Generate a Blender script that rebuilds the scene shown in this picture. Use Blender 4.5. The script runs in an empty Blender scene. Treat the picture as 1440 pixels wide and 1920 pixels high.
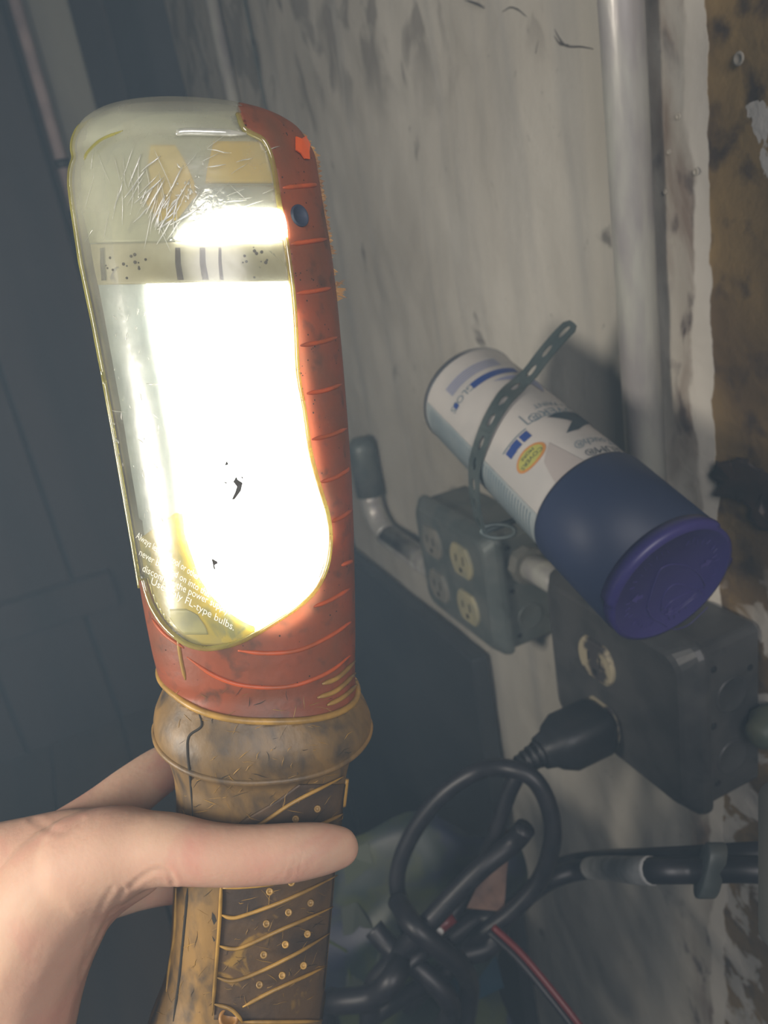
import bpy, bmesh, math, random
from mathutils import Vector, Matrix, noise
from mathutils.bvhtree import BVHTree

random.seed(7)
D = bpy.data
scn = bpy.context.scene
COL = scn.collection

# ------------------------------------------------------------ camera
CAM = Vector((0, 0, 1.5))
RT = Vector((.896, -.408, -.168)).normalized()
UP = Vector((.293, .266, .917)); UP = (UP - RT*UP.dot(RT)).normalized()
BK = RT.cross(UP).normalized()
FW = -BK
FPX = 1500.0
def P(px, py, t):
    "point that the photograph shows at (px,py), t metres in front of the camera"
    return CAM + t*((px-720)/FPX*RT + (960-py)/FPX*UP + FW)
def ray(px, py): return P(px, py, 1) - CAM
def onX(px, py, x):
    r = ray(px, py); return CAM + r*((x-CAM.x)/r.x)
def proj(p):
    d = p - CAM; t = d.dot(FW)
    return 720+FPX*d.dot(RT)/t, 960-FPX*d.dot(UP)/t, t
cd = D.cameras.new('camera'); cam = D.objects.new('camera', cd); COL.objects.link(cam)
cam.matrix_world = Matrix(((RT.x, UP.x, BK.x, CAM.x), (RT.y, UP.y, BK.y, CAM.y), (RT.z, UP.z, BK.z, CAM.z), (0, 0, 0, 1)))
cd.sensor_fit = 'VERTICAL'; cd.sensor_height = 24; cd.lens = FPX/1920*24
cd.clip_start = .01; cd.clip_end = 30
cd.dof.use_dof = True; cd.dof.focus_distance = .235; cd.dof.aperture_fstop = 11
scn.camera = cam

# ------------------------------------------------------------ light
w = D.worlds.new('world'); scn.world = w; w.use_nodes = True
w.node_tree.nodes['Background'].inputs[0].default_value = (.55, .68, .9, 1)
w.node_tree.nodes['Background'].inputs[1].default_value = .02
def area(name, loc, target, size, power, col):
    l = D.lights.new(name, 'AREA'); l.shape = 'DISK'; l.size = size; l.energy = power; l.color = col
    o = D.objects.new(name, l); COL.objects.link(o); o.location = loc
    o.rotation_euler = (target - loc).to_track_quat('-Z', 'Y').to_euler()
    return o
area('work_light', CAM - RT*.45 - UP*.10 + FW*.06, P(950, 600, .6), .16, 3.2, (1, .95, .87))
area('front_fill', CAM + UP*.04 + RT*.12 - FW*.42, P(900, 1200, .4), .35, 4.0, (.95, .93, .95))  # unseen fill light added behind the camera to brighten the front
scn.view_settings.view_transform = 'Standard'; scn.view_settings.look = 'None'
scn.view_settings.exposure = 0; scn.view_settings.gamma = 1; scn.view_settings.use_curve_mapping = False
scn.cycles.use_denoising = True
scn.cycles.transparent_max_bounces = 24
scn.cycles.max_bounces = 8
scn.cycles.sample_clamp_indirect = 3
scn.cycles.caustics_reflective = False; scn.cycles.caustics_refractive = False

# ------------------------------------------------------------ materials
def mat(name, c1, c2=None, scale=30, rough=.6, metal=0, bump=0, bscale=None, lo=.4, hi=.6, c3=None, s3=80, lo3=.55, hi3=.62,
        stretch=(1, 1, 1), sss=0, trans=0, spec=.5, coat=0, detail=6, dist3=1):
    m = D.materials.new(name); m.use_nodes = True
    nt = m.node_tree; n = nt.nodes; L = nt.links
    b = n['Principled BSDF']
    b.inputs['Roughness'].default_value = rough; b.inputs['Metallic'].default_value = metal
    b.inputs['Specular IOR Level'].default_value = spec
    if coat: b.inputs['Coat Weight'].default_value = coat; b.inputs['Coat Roughness'].default_value = .08
    b.inputs['Base Color'].default_value = (*c1, 1)
    tc = n.new('ShaderNodeTexCoord'); mp = n.new('ShaderNodeMapping'); mp.inputs['Scale'].default_value = stretch
    L.new(tc.outputs['Object'], mp.inputs['Vector'])
    def nz(s, d=detail, dist=0):
        t = n.new('ShaderNodeTexNoise'); t.inputs['Scale'].default_value = s; t.inputs['Detail'].default_value = d
        t.inputs['Distortion'].default_value = dist
        L.new(mp.outputs[0], t.inputs['Vector']); return t
    def ramp(src, a, b_):
        r = n.new('ShaderNodeMapRange'); r.inputs['From Min'].default_value = a; r.inputs['From Max'].default_value = b_
        L.new(src, r.inputs['Value']); return r.outputs[0]
    out = None
    if c2:
        mx = n.new('ShaderNodeMix'); mx.data_type = 'RGBA'
        mx.inputs['A'].default_value = (*c1, 1); mx.inputs['B'].default_value = (*c2, 1)
        L.new(ramp(nz(scale, dist=.15).outputs['Fac'], lo, hi), mx.inputs['Factor']); out = mx.outputs['Result']
        if c3:
            m3 = n.new('ShaderNodeMix'); m3.data_type = 'RGBA'; m3.inputs['B'].default_value = (*c3, 1)
            L.new(out, m3.inputs['A']); L.new(ramp(nz(s3, dist=dist3).outputs['Fac'], lo3, hi3), m3.inputs['Factor']); out = m3.outputs['Result']
        L.new(out, b.inputs['Base Color'])
    if bump:
        bp = n.new('ShaderNodeBump'); bp.inputs['Strength'].default_value = .6; bp.inputs['Distance'].default_value = bump
        L.new(nz(bscale or scale*2).outputs['Fac'], bp.inputs['Height']); L.new(bp.outputs[0], b.inputs['Normal'])
    if sss:
        b.inputs['Subsurface Weight'].default_value = sss
        b.inputs['Subsurface Radius'].default_value = (1, .35, .2); b.inputs['Subsurface Scale'].default_value = .004
    if trans:
        tr = n.new('ShaderNodeBsdfTranslucent'); ms = n.new('ShaderNodeMixShader'); ms.inputs[0].default_value = trans
        if out: L.new(out, tr.inputs[0])
        else: tr.inputs[0].default_value = (*c1, 1)
        L.new(b.outputs[0], ms.inputs[1]); L.new(tr.outputs[0], ms.inputs[2]); L.new(ms.outputs[0], n['Material Output'].inputs[0])
    return m
def emis(name, col, s):
    m = D.materials.new(name); m.use_nodes = True; n = m.node_tree.nodes
    n.remove(n['Principled BSDF']); e = n.new('ShaderNodeEmission'); e.inputs[0].default_value = (*col, 1); e.inputs[1].default_value = s
    m.node_tree.links.new(e.outputs[0], n['Material Output'].inputs[0]); return m
def clear(name, tint, gloss=.1, haze=.08, hcol=(.8, .8, .7), bump=0, rough=.12, frost=None):
    "clear plastic: light passes straight, a little gloss and a little milky haze"
    m = D.materials.new(name); m.use_nodes = True; nt = m.node_tree; n = nt.nodes; L = nt.links
    n.remove(n['Principled BSDF'])
    t = n.new('ShaderNodeBsdfTransparent'); t.inputs[0].default_value = (*tint, 1)
    g = n.new('ShaderNodeBsdfGlossy'); g.inputs['Roughness'].default_value = rough
    d0 = n.new('ShaderNodeBsdfDiffuse'); d0.inputs[0].default_value = (*hcol, 1)
    d1 = n.new('ShaderNodeBsdfTranslucent'); d1.inputs[0].default_value = (*hcol, 1)
    d = n.new('ShaderNodeMixShader'); L.new(d0.outputs[0], d.inputs[1]); L.new(d1.outputs[0], d.inputs[2])
    m1 = n.new('ShaderNodeMixShader'); m2 = n.new('ShaderNodeMixShader')
    tc = n.new('ShaderNodeTexCoord'); nz = n.new('ShaderNodeTexNoise'); nz.inputs['Scale'].default_value = 90; nz.inputs['Detail'].default_value = 8
    L.new(tc.outputs['Object'], nz.inputs['Vector'])
    mr = n.new('ShaderNodeMapRange'); mr.inputs['From Min'].default_value = .35; mr.inputs['From Max'].default_value = .7
    mr.inputs['To Min'].default_value = haze*.5; mr.inputs['To Max'].default_value = haze*1.6
    L.new(nz.outputs['Fac'], mr.inputs['Value'])
    hz_ = mr.outputs[0]
    if frost is not None:                       # the top of the shell is scuffed and milky
        sp_ = n.new('ShaderNodeSeparateXYZ'); L.new(tc.outputs['Object'], sp_.inputs[0])
        fr_ = n.new('ShaderNodeMapRange'); fr_.inputs['From Min'].default_value = frost-.004; fr_.inputs['From Max'].default_value = frost+.012
        fr_.inputs['To Max'].default_value = .22; L.new(sp_.outputs['Z'], fr_.inputs['Value'])
        ad_ = n.new('ShaderNodeMath'); ad_.operation = 'ADD'; L.new(hz_, ad_.inputs[0]); L.new(fr_.outputs[0], ad_.inputs[1]); hz_ = ad_.outputs[0]
    fr = n.new('ShaderNodeLayerWeight'); fr.inputs[0].default_value = .3
    ma = n.new('ShaderNodeMath'); ma.operation = 'MULTIPLY_ADD'; ma.inputs[1].default_value = .28; ma.inputs[2].default_value = gloss
    L.new(fr.outputs['Fresnel'], ma.inputs[0])
    if bump:
        bp = n.new('ShaderNodeBump'); bp.inputs['Distance'].default_value = bump; bp.inputs['Strength'].default_value = .5
        L.new(nz.outputs['Fac'], bp.inputs['Height']); L.new(bp.outputs[0], g.inputs['Normal'])
    L.new(hz_, m1.inputs[0]); L.new(t.outputs[0], m1.inputs[1]); L.new(d.outputs[0], m1.inputs[2])
    L.new(ma.outputs[0], m2.inputs[0]); L.new(m1.outputs[0], m2.inputs[1]); L.new(g.outputs[0], m2.inputs[2])
    L.new(m2.outputs[0], n['Material Output'].inputs[0]); return m

# ------------------------------------------------------------ mesh helpers
def mk(name, verts, faces, m, parent=None, smooth=True, thick=0, offset=-1, origin=None, bevel=0):
    me = D.meshes.new(name)
    if parent is not None: org = parent['_o']; org = Vector(org)
    elif origin is not None: org = Vector(origin)
    else:
        n = len(verts); org = sum((Vector(v) for v in verts), Vector())/n
        org.z = min(v[2] for v in verts)
    me.from_pydata([Vector(v)-org for v in verts], [], faces); me.materials.append(m)
    me.update()
    if smooth: me.polygons.foreach_set('use_smooth', [True]*len(me.polygons))
    o = D.objects.new(name, me); COL.objects.link(o)
    o['_o'] = tuple(org)
    if parent is not None:
        o.parent = parent
    else: o.location = org
    if thick:
        s = o.modifiers.new('s', 'SOLIDIFY'); s.thickness = thick; s.offset = offset
    if bevel:
        b = o.modifiers.new('b', 'BEVEL'); b.width = bevel; b.segments = 2; b.limit_method = 'ANGLE'
    return o
def thing(name, label, cat, loc, group=None):
    o = D.objects.new(name, None); COL.objects.link(o); o.location = loc; o['_o'] = tuple(loc); o.empty_display_size = .02
    o['label'] = label; o['category'] = cat
    if group: o['group'] = group
    return o
def tag(o, label, cat, group=None, kind=None):
    o['label'] = label; o['category'] = cat
    if group: o['group'] = group
    if kind: o['kind'] = kind
    return o
class MB:
    def __init__(s): s.v = []; s.f = []
    def add(s, v, f):
        k = len(s.v); s.v += [Vector(x) for x in v]; s.f += [[i+k for i in q] for q in f]
    def mk(s, name, m, parent=None, **k): return mk(name, s.v, s.f, m, parent, **k)
def catmull(pts, n=8):
    pts = [Vector(p) for p in pts]
    if len(pts) < 3:
        return [pts[0].lerp(pts[1], i/n) for i in range(n+1)]
    q = [2*pts[0]-pts[1]] + pts + [2*pts[-1]-pts[-2]]; out = []
    for i in range(1, len(q)-2):
        for k in range(n):
            t = k/n; a, b, c, d = q[i-1], q[i], q[i+1], q[i+2]
            out.append(.5*((2*b)+(c-a)*t+(2*a-5*b+4*c-d)*t*t+(3*b-a-3*c+d)*t**3))
    out.append(pts[-1]); return out
def tube(pts, r, seg=10, sm=8, caps=True):
    pts = catmull(pts, sm) if sm > 1 else [Vector(p) for p in pts]
    n = len(pts); rs = r if callable(r) else (lambda u: r)
    V = []; F = []
    T = [(pts[min(i+1, n-1)]-pts[max(i-1, 0)]).normalized() for i in range(n)]
    N = T[0].orthogonal().normalized()
    for i in range(n):
        N = (N - T[i]*N.dot(T[i])).normalized(); B = T[i].cross(N); rr = rs(i/(n-1))
        for k in range(seg):
            a = 2*math.pi*k/seg; V.append(pts[i]+rr*(math.cos(a)*N+math.sin(a)*B))
    for i in range(n-1):
        for k in range(seg):
            a = i*seg+k; b = i*seg+(k+1) % seg; F.append([a, b, b+seg, a+seg])
    if caps:
        F.append([k for k in range(seg)][::-1]); F.append([(n-1)*seg+k for k in range(seg)])
    return V, F
def lathe(o, ax, prof, seg=48, e1=None):
    "profile of (s along axis, radius)"
    ax = ax.normalized(); e1 = (e1 or ax.orthogonal()); e1 = (e1-ax*e1.dot(ax)).normalized(); e2 = ax.cross(e1)
    V = []; F = []
    for s, r in prof:
        for k in range(seg):
            a = 2*math.pi*k/seg; V.append(o+ax*s+max(r, 1e-5)*(math.cos(a)*e1+math.sin(a)*e2))
    for i in range(len(prof)-1):
        for k in range(seg):
            a = i*seg+k; b = i*seg+(k+1) % seg; F.append([a, b, b+seg, a+seg])
    return V, F
def box(o, ex, ey, ez):
    V = [o+ex*i+ey*j+ez*k for k in (0, 1) for j in (0, 1) for i in (0, 1)]
    return V, [[0, 2, 3, 1], [4, 5, 7, 6], [0, 1, 5, 4], [2, 6, 7, 3], [0, 4, 6, 2], [1, 3, 7, 5]]
def X(x, y, z): return Vector((x, y, z))
def rrect(w, h, r, n=6):
    out = []
    for cx, cy, a0 in ((w/2-r, h/2-r, 0), (-w/2+r, h/2-r, 90), (-w/2+r, -h/2+r, 180), (w/2-r, -h/2+r, 270)):
        for k in range(n+1):
            a = math.radians(a0+90*k/n); out.append((cx+r*math.cos(a), cy+r*math.sin(a)))
    return out
def lofted(rings, cap0=True, cap1=True):
    n = len(rings[0]); V = [p for r in rings for p in r]; F = []
    for i in range(len(rings)-1):
        for k in range(n):
            a = i*n+k; b = i*n+(k+1) % n; F.append([a, b, b+n, a+n])
    if cap0: F.append(list(range(n))[::-1])
    if cap1: F.append([(len(rings)-1)*n+k for k in range(n)])
    return V, F
def text2d(s, size, shear=0):
    c = D.curves.new('t', 'FONT'); c.body = s; c.size = size; c.shear = shear; c.align_x = 'CENTER'; c.resolution_u = 3
    o = D.objects.new('t', c); COL.objects.link(o)
    dg = bpy.context.evaluated_depsgraph_get(); me = D.meshes.new_from_object(o.evaluated_get(dg))
    v = [(p.co.x, p.co.y) for p in me.vertices]; f = [list(q.vertices) for q in me.polygons]
    D.objects.remove(o); D.curves.remove(c); D.meshes.remove(me); return v, f

# ------------------------------------------------------------ palette
M = {}
M['galv'] = mat('galvanised', (.52, .52, .46), (.38, .36, .35), 60, .36, .25, bump=.0004, bscale=260, stretch=(1, 1, .25))
M['boxgrey'] = mat('grey box paint', (.105, .125, .12), (.15, .165, .155), 40, .45, .25, bump=.00002, bscale=200, c3=(.06, .07, .065), s3=50, lo3=.62, hi3=.75)
M['boxdark'] = mat('dark box paint', (.055, .055, .055), (.085, .083, .08), 40, .42, .3, bump=.00002, bscale=200, c3=(.035, .035, .035), s3=50, lo3=.62, hi3=.75)
M['ivory'] = mat('ivory receptacle', (.34, .31, .19), (.26, .25, .17), 60, .5)
M['ivorydull'] = mat('dull ivory receptacle', (.19, .18, .15), (.15, .15, .13), 60, .6)
M['peel'] = mat('peeling cream paint', (.30, .26, .17), (.035, .03, .03), 55, .7, bump=.0012, lo=.48, hi=.56)
M['black'] = mat('black rubber', (.008, .010, .013), (.014, .015, .018), 60, .5)
M['cable'] = mat('black cable jacket', (.009, .009, .013), (.016, .015, .019), 90, .45)
M['dark'] = mat('black void', (.005, .005, .006), rough=.9)
M['navy'] = mat('navy plastic', (.018, .027, .062), (.022, .031, .07), 14, .5, spec=.3)
M['purple'] = mat('purple plastic', (.036, .027, .15), (.03, .022, .13), 14, .42, spec=.45)
M['purple_line'] = mat('raised purple plastic', (.055, .042, .20), rough=.3)
M['label'] = mat('can label', (.43, .41, .38), (.36, .35, .33), 25, .42)
M['tin'] = mat('tin', (.45, .46, .48), rough=.3, metal=.9)
M['ink_blue'] = mat('blue ink', (.02, .05, .20), rough=.5)
M['ink_pale'] = mat('pale blue ink', (.20, .22, .33), rough=.5)
M['ink_dark'] = mat('dark ink', (.015, .035, .05), rough=.5)
M['ink_line'] = mat('grey ink', (.12, .17, .2), rough=.5)
M['ink_back'] = mat('grey print field', (.22, .26, .27), (.27, .3, .3), 60, .5)
M['orange_ink'] = mat('orange ink', (.42, .19, .05), rough=.5)
M['green_ink'] = mat('yellow green ink', (.33, .33, .08), rough=.5)
M['strap'] = mat('grey green strap steel', (.075, .10, .10), (.11, .135, .13), 50, .45, .4)
M['red'] = mat('red sleeve', (.14, .012, .012), rough=.4)
M['white'] = mat('white plastic', (.6, .6, .58), rough=.5)
M['tagpaper'] = mat('worn label paper', (.42, .42, .40), (.28, .28, .27), 70, .6)
M['copper'] = mat('copper brown paper', (.22, .13, .09), (.07, .04, .035), 60, .5, bump=.001, lo=.35, hi=.65)
M['panel'] = mat('dark panel steel', (.030, .034, .04), (.045, .048, .052), 8, .5, .2)
M['wood'] = mat('dark bench wood', (.05, .035, .025), (.025, .02, .018), 12, .7, stretch=(1, .1, 1))
M['plank'] = mat('dark plank', (.07, .055, .055), (.04, .036, .04), 9, .8, stretch=(1, 1, .15), bump=.001)
M['post'] = mat('grey post', (.20, .20, .17), (.14, .14, .125), 14, .7, bump=.001, stretch=(1, 1, .3))
M['pinkpipe'] = mat('dull pink pipe', (.36, .29, .28), (.25, .2, .2), 20, .4)
M['orange'] = mat('dirty orange plastic', (.33, .085, .036), (.19, .078, .042), 60, .5, bump=.0006, bscale=160, c3=(.13, .06, .035), s3=150, trans=.22, lo=.35, hi=.7, lo3=.56, hi3=.72, dist3=.2)
M['orange_bright'] = mat('clean orange plastic', (.85, .13, .02), (.7, .10, .02), 60, .4)
M['rib'] = mat('rubbed orange rib', (.62, .115, .03), (.42, .10, .03), 90, .45, trans=.2)
M['grime'] = mat('yellow handle with grime', (.27, .155, .045), (.15, .095, .04), 34, .5, bump=.0007, bscale=170, c3=(.06, .045, .03), s3=150, lo=.40, hi=.60, lo3=.46, hi3=.70, stretch=(1, 1, .55), dist3=.2, detail=12)
M['pad'] = mat('grimy brown grip', (.115, .07, .035), (.06, .042, .03), 60, .5, bump=.0008, bscale=180, c3=(.27, .16, .04), s3=75, lo3=.6, hi3=.68, spec=.4)
M['yrib'] = mat('yellow rib', (.42, .24, .05), (.22, .13, .035), 80, .45, bump=.0005)
M['groove'] = mat('dirt groove', (.03, .025, .018), rough=.9)
M['lens'] = clear('clear lens', (.97, .975, .94), .03, .10, (.74, .74, .60), bump=.0006, rough=.25, frost=P(350, 450, .245).z-P(450, 2100, .275).z)
M['rim'] = clear('lens rim', (.92, .88, .45), .12, .35, (.8, .74, .25), rough=.1)
M['scratch'] = clear('scratch ridge', (.98, .98, .93), .2, .8, (.9, .9, .8), rough=.05)
M['emboss'] = mat('embossed letters', (.9, .9, .82), rough=.35, trans=.3)
M['bulb'] = emis('glowing tube', (1.0, .985, .96), 18)
M['cream'] = mat('dirty cream band', (.52, .48, .34), (.36, .32, .2), 50, .5, c3=(.07, .06, .05), s3=140, lo3=.66, hi3=.72, trans=.2)
M['silver'] = mat('silvery reflector', (.42, .47, .49), (.34, .38, .40), 120, .65, .1, c3=(.7, .72, .7), s3=300, lo3=.66, hi3=.74, bump=.0005)
M['foil'] = mat('creased foil', (.9, .9, .87), (.7, .72, .7), 60, .18, .9, bump=.003, bscale=90)
M['beige'] = mat('frosted beige cap', (.62, .61, .45), (.5, .52, .42), 40, .5, .1, bump=.0008, c3=(.50, .49, .38), s3=120, trans=.3)
M['yellow'] = mat('yellow insert', (.72, .52, .06), (.52, .42, .10), 40, .4, c3=(.35, .33, .12), s3=60, trans=.25, bump=.0006)
M['amber'] = mat('amber insert', (.95, .62, .01), (.85, .62, .05), 60, .4, trans=.3, bump=.0006)
M['smudge'] = mat('dark smudge', (.06, .05, .04), rough=.9)
M['skin'] = mat('skin', (.50, .325, .225), (.46, .27, .19), 22, .62, bump=.00025, bscale=500, sss=.35, c3=(.47, .24, .175), s3=30, lo3=.5, hi3=.7, spec=.3)

# ------------------------------------------------------------ wall
WX = .32
def wall_material():
    m = D.materials.new('painted concrete'); m.use_nodes = True; nt = m.node_tree; n = nt.nodes; L = nt.links
    b = n['Principled BSDF']; b.inputs['Roughness'].default_value = .75; b.inputs['Specular IOR Level'].default_value = .3
    tc = n.new('ShaderNodeTexCoord'); sep = n.new('ShaderNodeSeparateXYZ'); L.new(tc.outputs['Object'], sep.inputs[0])
    def nz(scale, detail=6, st=(1, 1, 1), dist=0, loc=(0, 0, 0)):
        mp = n.new('ShaderNodeMapping'); mp.inputs['Scale'].default_value = st; mp.inputs['Location'].default_value = loc
        L.new(tc.outputs['Object'], mp.inputs[0])
        t = n.new('ShaderNodeTexNoise'); t.inputs['Scale'].default_value = scale; t.inputs['Detail'].default_value = detail
        t.inputs['Distortion'].default_value = dist; L.new(mp.outputs[0], t.inputs['Vector']); return t.outputs['Fac']
    def mth(op, a, b_, c=None):
        q = n.new('ShaderNodeMath'); q.operation = op
        for i, x in enumerate((a, b_, c)):
            if x is None: continue
            if isinstance(x, (int, float)): q.inputs[i].default_value = x
            else: L.new(x, q.inputs[i])
        return q.outputs[0]
    def mr(src, a, b_, t0=0, t1=1):
        r = n.new('ShaderNodeMapRange'); L.new(src, r.inputs[0])
        for i, x in zip(('From Min', 'From Max', 'To Min', 'To Max'), (a, b_, t0, t1)): r.inputs[i].default_value = x
        return r.outputs[0]
    def mix(f, a, c):
        q = n.new('ShaderNodeMix'); q.data_type = 'RGBA'
        for k, x in (('Factor', f), ('A', a), ('B', c)):
            if isinstance(x, tuple): q.inputs[k].default_value = (*x, 1)
            elif isinstance(x, (int, float)): q.inputs[k].default_value = x
            else: L.new(x, q.inputs[k])
        return q.outputs['Result']
    Y = sep.outputs['Y']; Z = sep.outputs['Z']
    # white paint with run marks and mould
    white = mix(mr(nz(6, 8), .35, .65), (.50, .48, .42), (.40, .375, .32))
    white = mix(mr(nz(7, 5, (1, 4.5, .35), .3), .52, .74, 0, .5), white, (.26, .26, .25))
    white = mix(mr(nz(28, 8, (1, 1, .5), .4, (3, 1, 2)), .66, .72, 0, .8), white, (.12, .11, .10))
    white = mix(mr(nz(95, 4), .70, .76, 0, .5), white, (.2, .19, .17))
    topm = mr(mth('MULTIPLY_ADD', nz(12, 6), .12, Z), 1.62, 1.68)
    white = mix(mth('MULTIPLY', topm, mr(nz(24, 9, (1, 1, .6), .8, (7, 7, 7)), .52, .60, 0, .6)), white, (.13, .115, .10))
    # stained band beside the conduit
    edge = mth('MULTIPLY_ADD', nz(9, 8), .10, Y)            # y + noise
    band = mr(edge, .425, .395)
    stain = mix(mr(nz(26, 8, (1, 1, .4), 1), .42, .58), (.19, .145, .11), (.33, .30, .25))
    stain = mix(mr(nz(60, 8, (1, 1, .5), .3, (1, 0, 4)), .55, .66), stain, (.085, .065, .055))
    col = mix(mth('MULTIPLY', band, mr(nz(14, 8, (1, 1, .6), .5, (5, 5, 5)), .36, .50)), white, stain)
    # paint edge, then bare brown concrete
    e2 = mth('MULTIPLY_ADD', nz(40, 8), .010, Y)
    edgew = mth('MULTIPLY_ADD', nz(22, 8, (1, 1, 1), 0, (2, 2, 2)), .022, Y)
    col = mix(mr(edgew, .3455, .3435), col, (.46, .43, .37))
    brown = mix(mr(nz(11, 10, (1, 1, 1), .7), .36, .62), (.25, .165, .06), (.11, .07, .03))
    brown = mix(mr(nz(48, 8, (1, 1, 1), .2, (0, 7, 1)), .52, .68), brown, (.055, .035, .02))
    brown = mix(mr(nz(16, 6, (1, 1, 1), 0, (9, 2, 4)), .655, .66), brown, (.50, .47, .42))
    low = mr(mth('MULTIPLY_ADD', nz(10, 6), .2, Z), 1.37, 1.33)      # lower down the paint clings in flakes
    flake = mth('MULTIPLY', low, mr(nz(34, 8, (1, 1, 1), .6, (4, 4, 1)), .50, .54))
    brown = mix(flake, brown, (.42, .39, .34))
    isb = mr(e2, .3275, .3265)
    col = mix(isb, col, brown)
    L.new(col, b.inputs['Base Color'])
    h = mth('MULTIPLY_ADD', isb, -1.6, mth('MULTIPLY', nz(30, 8), mr(isb, 0, 1, .5, 2.2)))
    h = mth('MULTIPLY_ADD', nz(130, 5), .3, h)
    bp = n.new('ShaderNodeBump'); bp.inputs['Distance'].default_value = .0022; bp.inputs['Strength'].default_value = .8
    L.new(h, bp.inputs['Height']); L.new(bp.outputs[0], b.inputs['Normal'])
    return m
V = []; F = []; ny, nz_ = 300, 300
for j in range(nz_+1):
    for i in range(ny+1):
        y = -.35 + 1.75*(i/ny)**1.3; z = 2.3*j/nz_
        d = .0035*noise.noise(Vector((0, y*9, z*6))) + .0015*noise.noise(Vector((3, y*40, z*30)))
        d += .0022*max(0, min(1, (.329+.006*noise.noise(Vector((1, y*20, z*30)))-y)/.004))   # the bare concrete sits behind the paint
        V.append((WX+max(d, -.004), y, z))
for j in range(nz_):
    for i in range(ny):
        a = j*(ny+1)+i; F.append([a, a+1, a+ny+2, a+ny+1])
o = mk('wall_right', V, F, wall_material(), origin=(0, 0, 0), thick=.1, offset=1)
o['kind'] = 'structure'
# raised paint blisters
mb = MB()
for px, py, r in ((1272, 218, 5), (1305, 322, 5.5), (1255, 285, 4), (1262, 470, 4), (1385, 110, 9), (1248, 360, 4)):
    c = onX(px, py, WX-.0005); r = r*.0003
    mb.add(*lathe(c, X(-1, 0, 0), [(0, r*1.15), (.0006, r), (.0006, r*.7), (.0001, r*.55), (.0001, 0)], 14))
WM = D.materials['painted concrete']
mb.mk('paint_blister', mat('pale paint', (.36, .33, .27), (.28, .25, .2), 80, .7), o)
# cracks in the paint at the top
mb = MB()
for pl in (((1032, 0), (1036, 40), (1048, 70), (1062, 86), (1090, 88), (1112, 92)), ((870, 0), (893, 8), (908, 16)), ((942, 22), (960, 14), (985, 28), (1010, 60), (1004, 100)),
           ((1035, 60), (1050, 82), (1066, 84))):
    mb.add(*tube([onX(x, y, WX-.0008) for x, y in pl], lambda u: .0006*(1.1-abs(2*u-1)*.8), 6, 5))
mb.mk('crack', mat('crack dirt', (.05, .045, .04), (.12, .11, .1), 60, .9), o)

# far end of the room, floor, bench
def setting(name, b, m, **k):
    q = mk(name, b[0], b[1], m, **k); q['kind'] = 'structure'; return q
EY = 1.36
wb = setting('wall_back', box(X(-1.6, EY, 0), X(1.92, 0, 0), X(0, .1, 0), X(0, 0, 2.6)), mat('dark back wall', (.045, .047, .055), (.03, .03, .036), 6, .8), smooth=False)
x = -1.55
while x < .12:
    wd = random.uniform(.12, .16)
    mb = MB(); mb.add(*box(X(x, EY-.018-random.uniform(0, .006), .02), X(wd-.008, 0, 0), X(0, .02, 0), X(0, 0, 2.5)))
    mb.mk('plank', M['plank'], wb, smooth=False, bevel=.002); x += wd
for z in (.95, 1.62):
    mb = MB(); mb.add(*box(X(-1.55, EY-.05, z), X(1.55, 0, 0), X(0, .03, 0), X(0, 0, .06))); mb.mk('rail', M['plank'], wb, smooth=False, bevel=.003)
setting('floor', box(X(-1.6, -1, -.1), X(2, 0, 0), X(0, 2.4, 0), X(0, 0, .1)), mat('floor concrete', (.1, .1, .1), (.07, .07, .07), 5, .8), smooth=False)
bench = thing('workbench', 'dark wooden workbench under the cable tangle', 'workbench', (.05, .7, 0))
BZ = .88
for i in range(4):
    mb = MB(); mb.add(*box(X(-.24+.0975*i, .37, BZ-.035), X(.095, 0, 0), X(0, .71, 0), X(0, 0, .035))); mb.mk('board', M['wood'], bench, smooth=False, bevel=.002)
for (x, y) in ((-.2, .42), (.08, .42), (-.2, .98), (.08, .98)):
    mb = MB(); mb.add(*box(X(x, y, 0), X(.06, 0, 0), X(0, .06, 0), X(0, 0, BZ-.035))); mb.mk('leg', M['wood'], bench, smooth=False)

# grey post and pipe at upper left
tp = P(75, 0, .95); t2 = P(28, 0, .93)
post = thing('timber_post', 'grey upright post in the dark at the upper left', 'post', (tp.x, tp.y, 0))
mb = MB(); mb.add(*box(X(tp.x-.03, tp.y, 0), X(.062, 0, 0), X(0, .05, 0), X(0, 0, 2.5))); mb.mk('post_body', M['post'], post, smooth=False, bevel=.004)
mb = MB(); q = P(160, 40, 1.05); mb.add(*box(X(q.x-.02, q.y, 0), X(.05, 0, 0), X(0, .04, 0), X(0, 0, 2.5)))
tag(mb.mk('wall_stud', M['plank'], smooth=False, bevel=.003), 'dim brown upright stud just right of the grey post', 'stud')
pp = thing('water_pipe', 'thin dull pink pipe with couplings along the left edge of the grey post', 'pipe', (t2.x, t2.y, 0))
mb = MB(); mb.add(*tube([X(t2.x, t2.y, 0), X(t2.x, t2.y, 2.5)], .0075, 12, 1)); mb.mk('pipe_body', M['pinkpipe'], pp)
for yy in (300, 405):
    z = P(90, yy, .93).z
    mb = MB(); mb.add(*tube([X(t2.x, t2.y, z-.005), X(t2.x, t2.y, z+.005)], .0098, 14, 1)); mb.mk('coupling', M['black'], pp)

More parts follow.
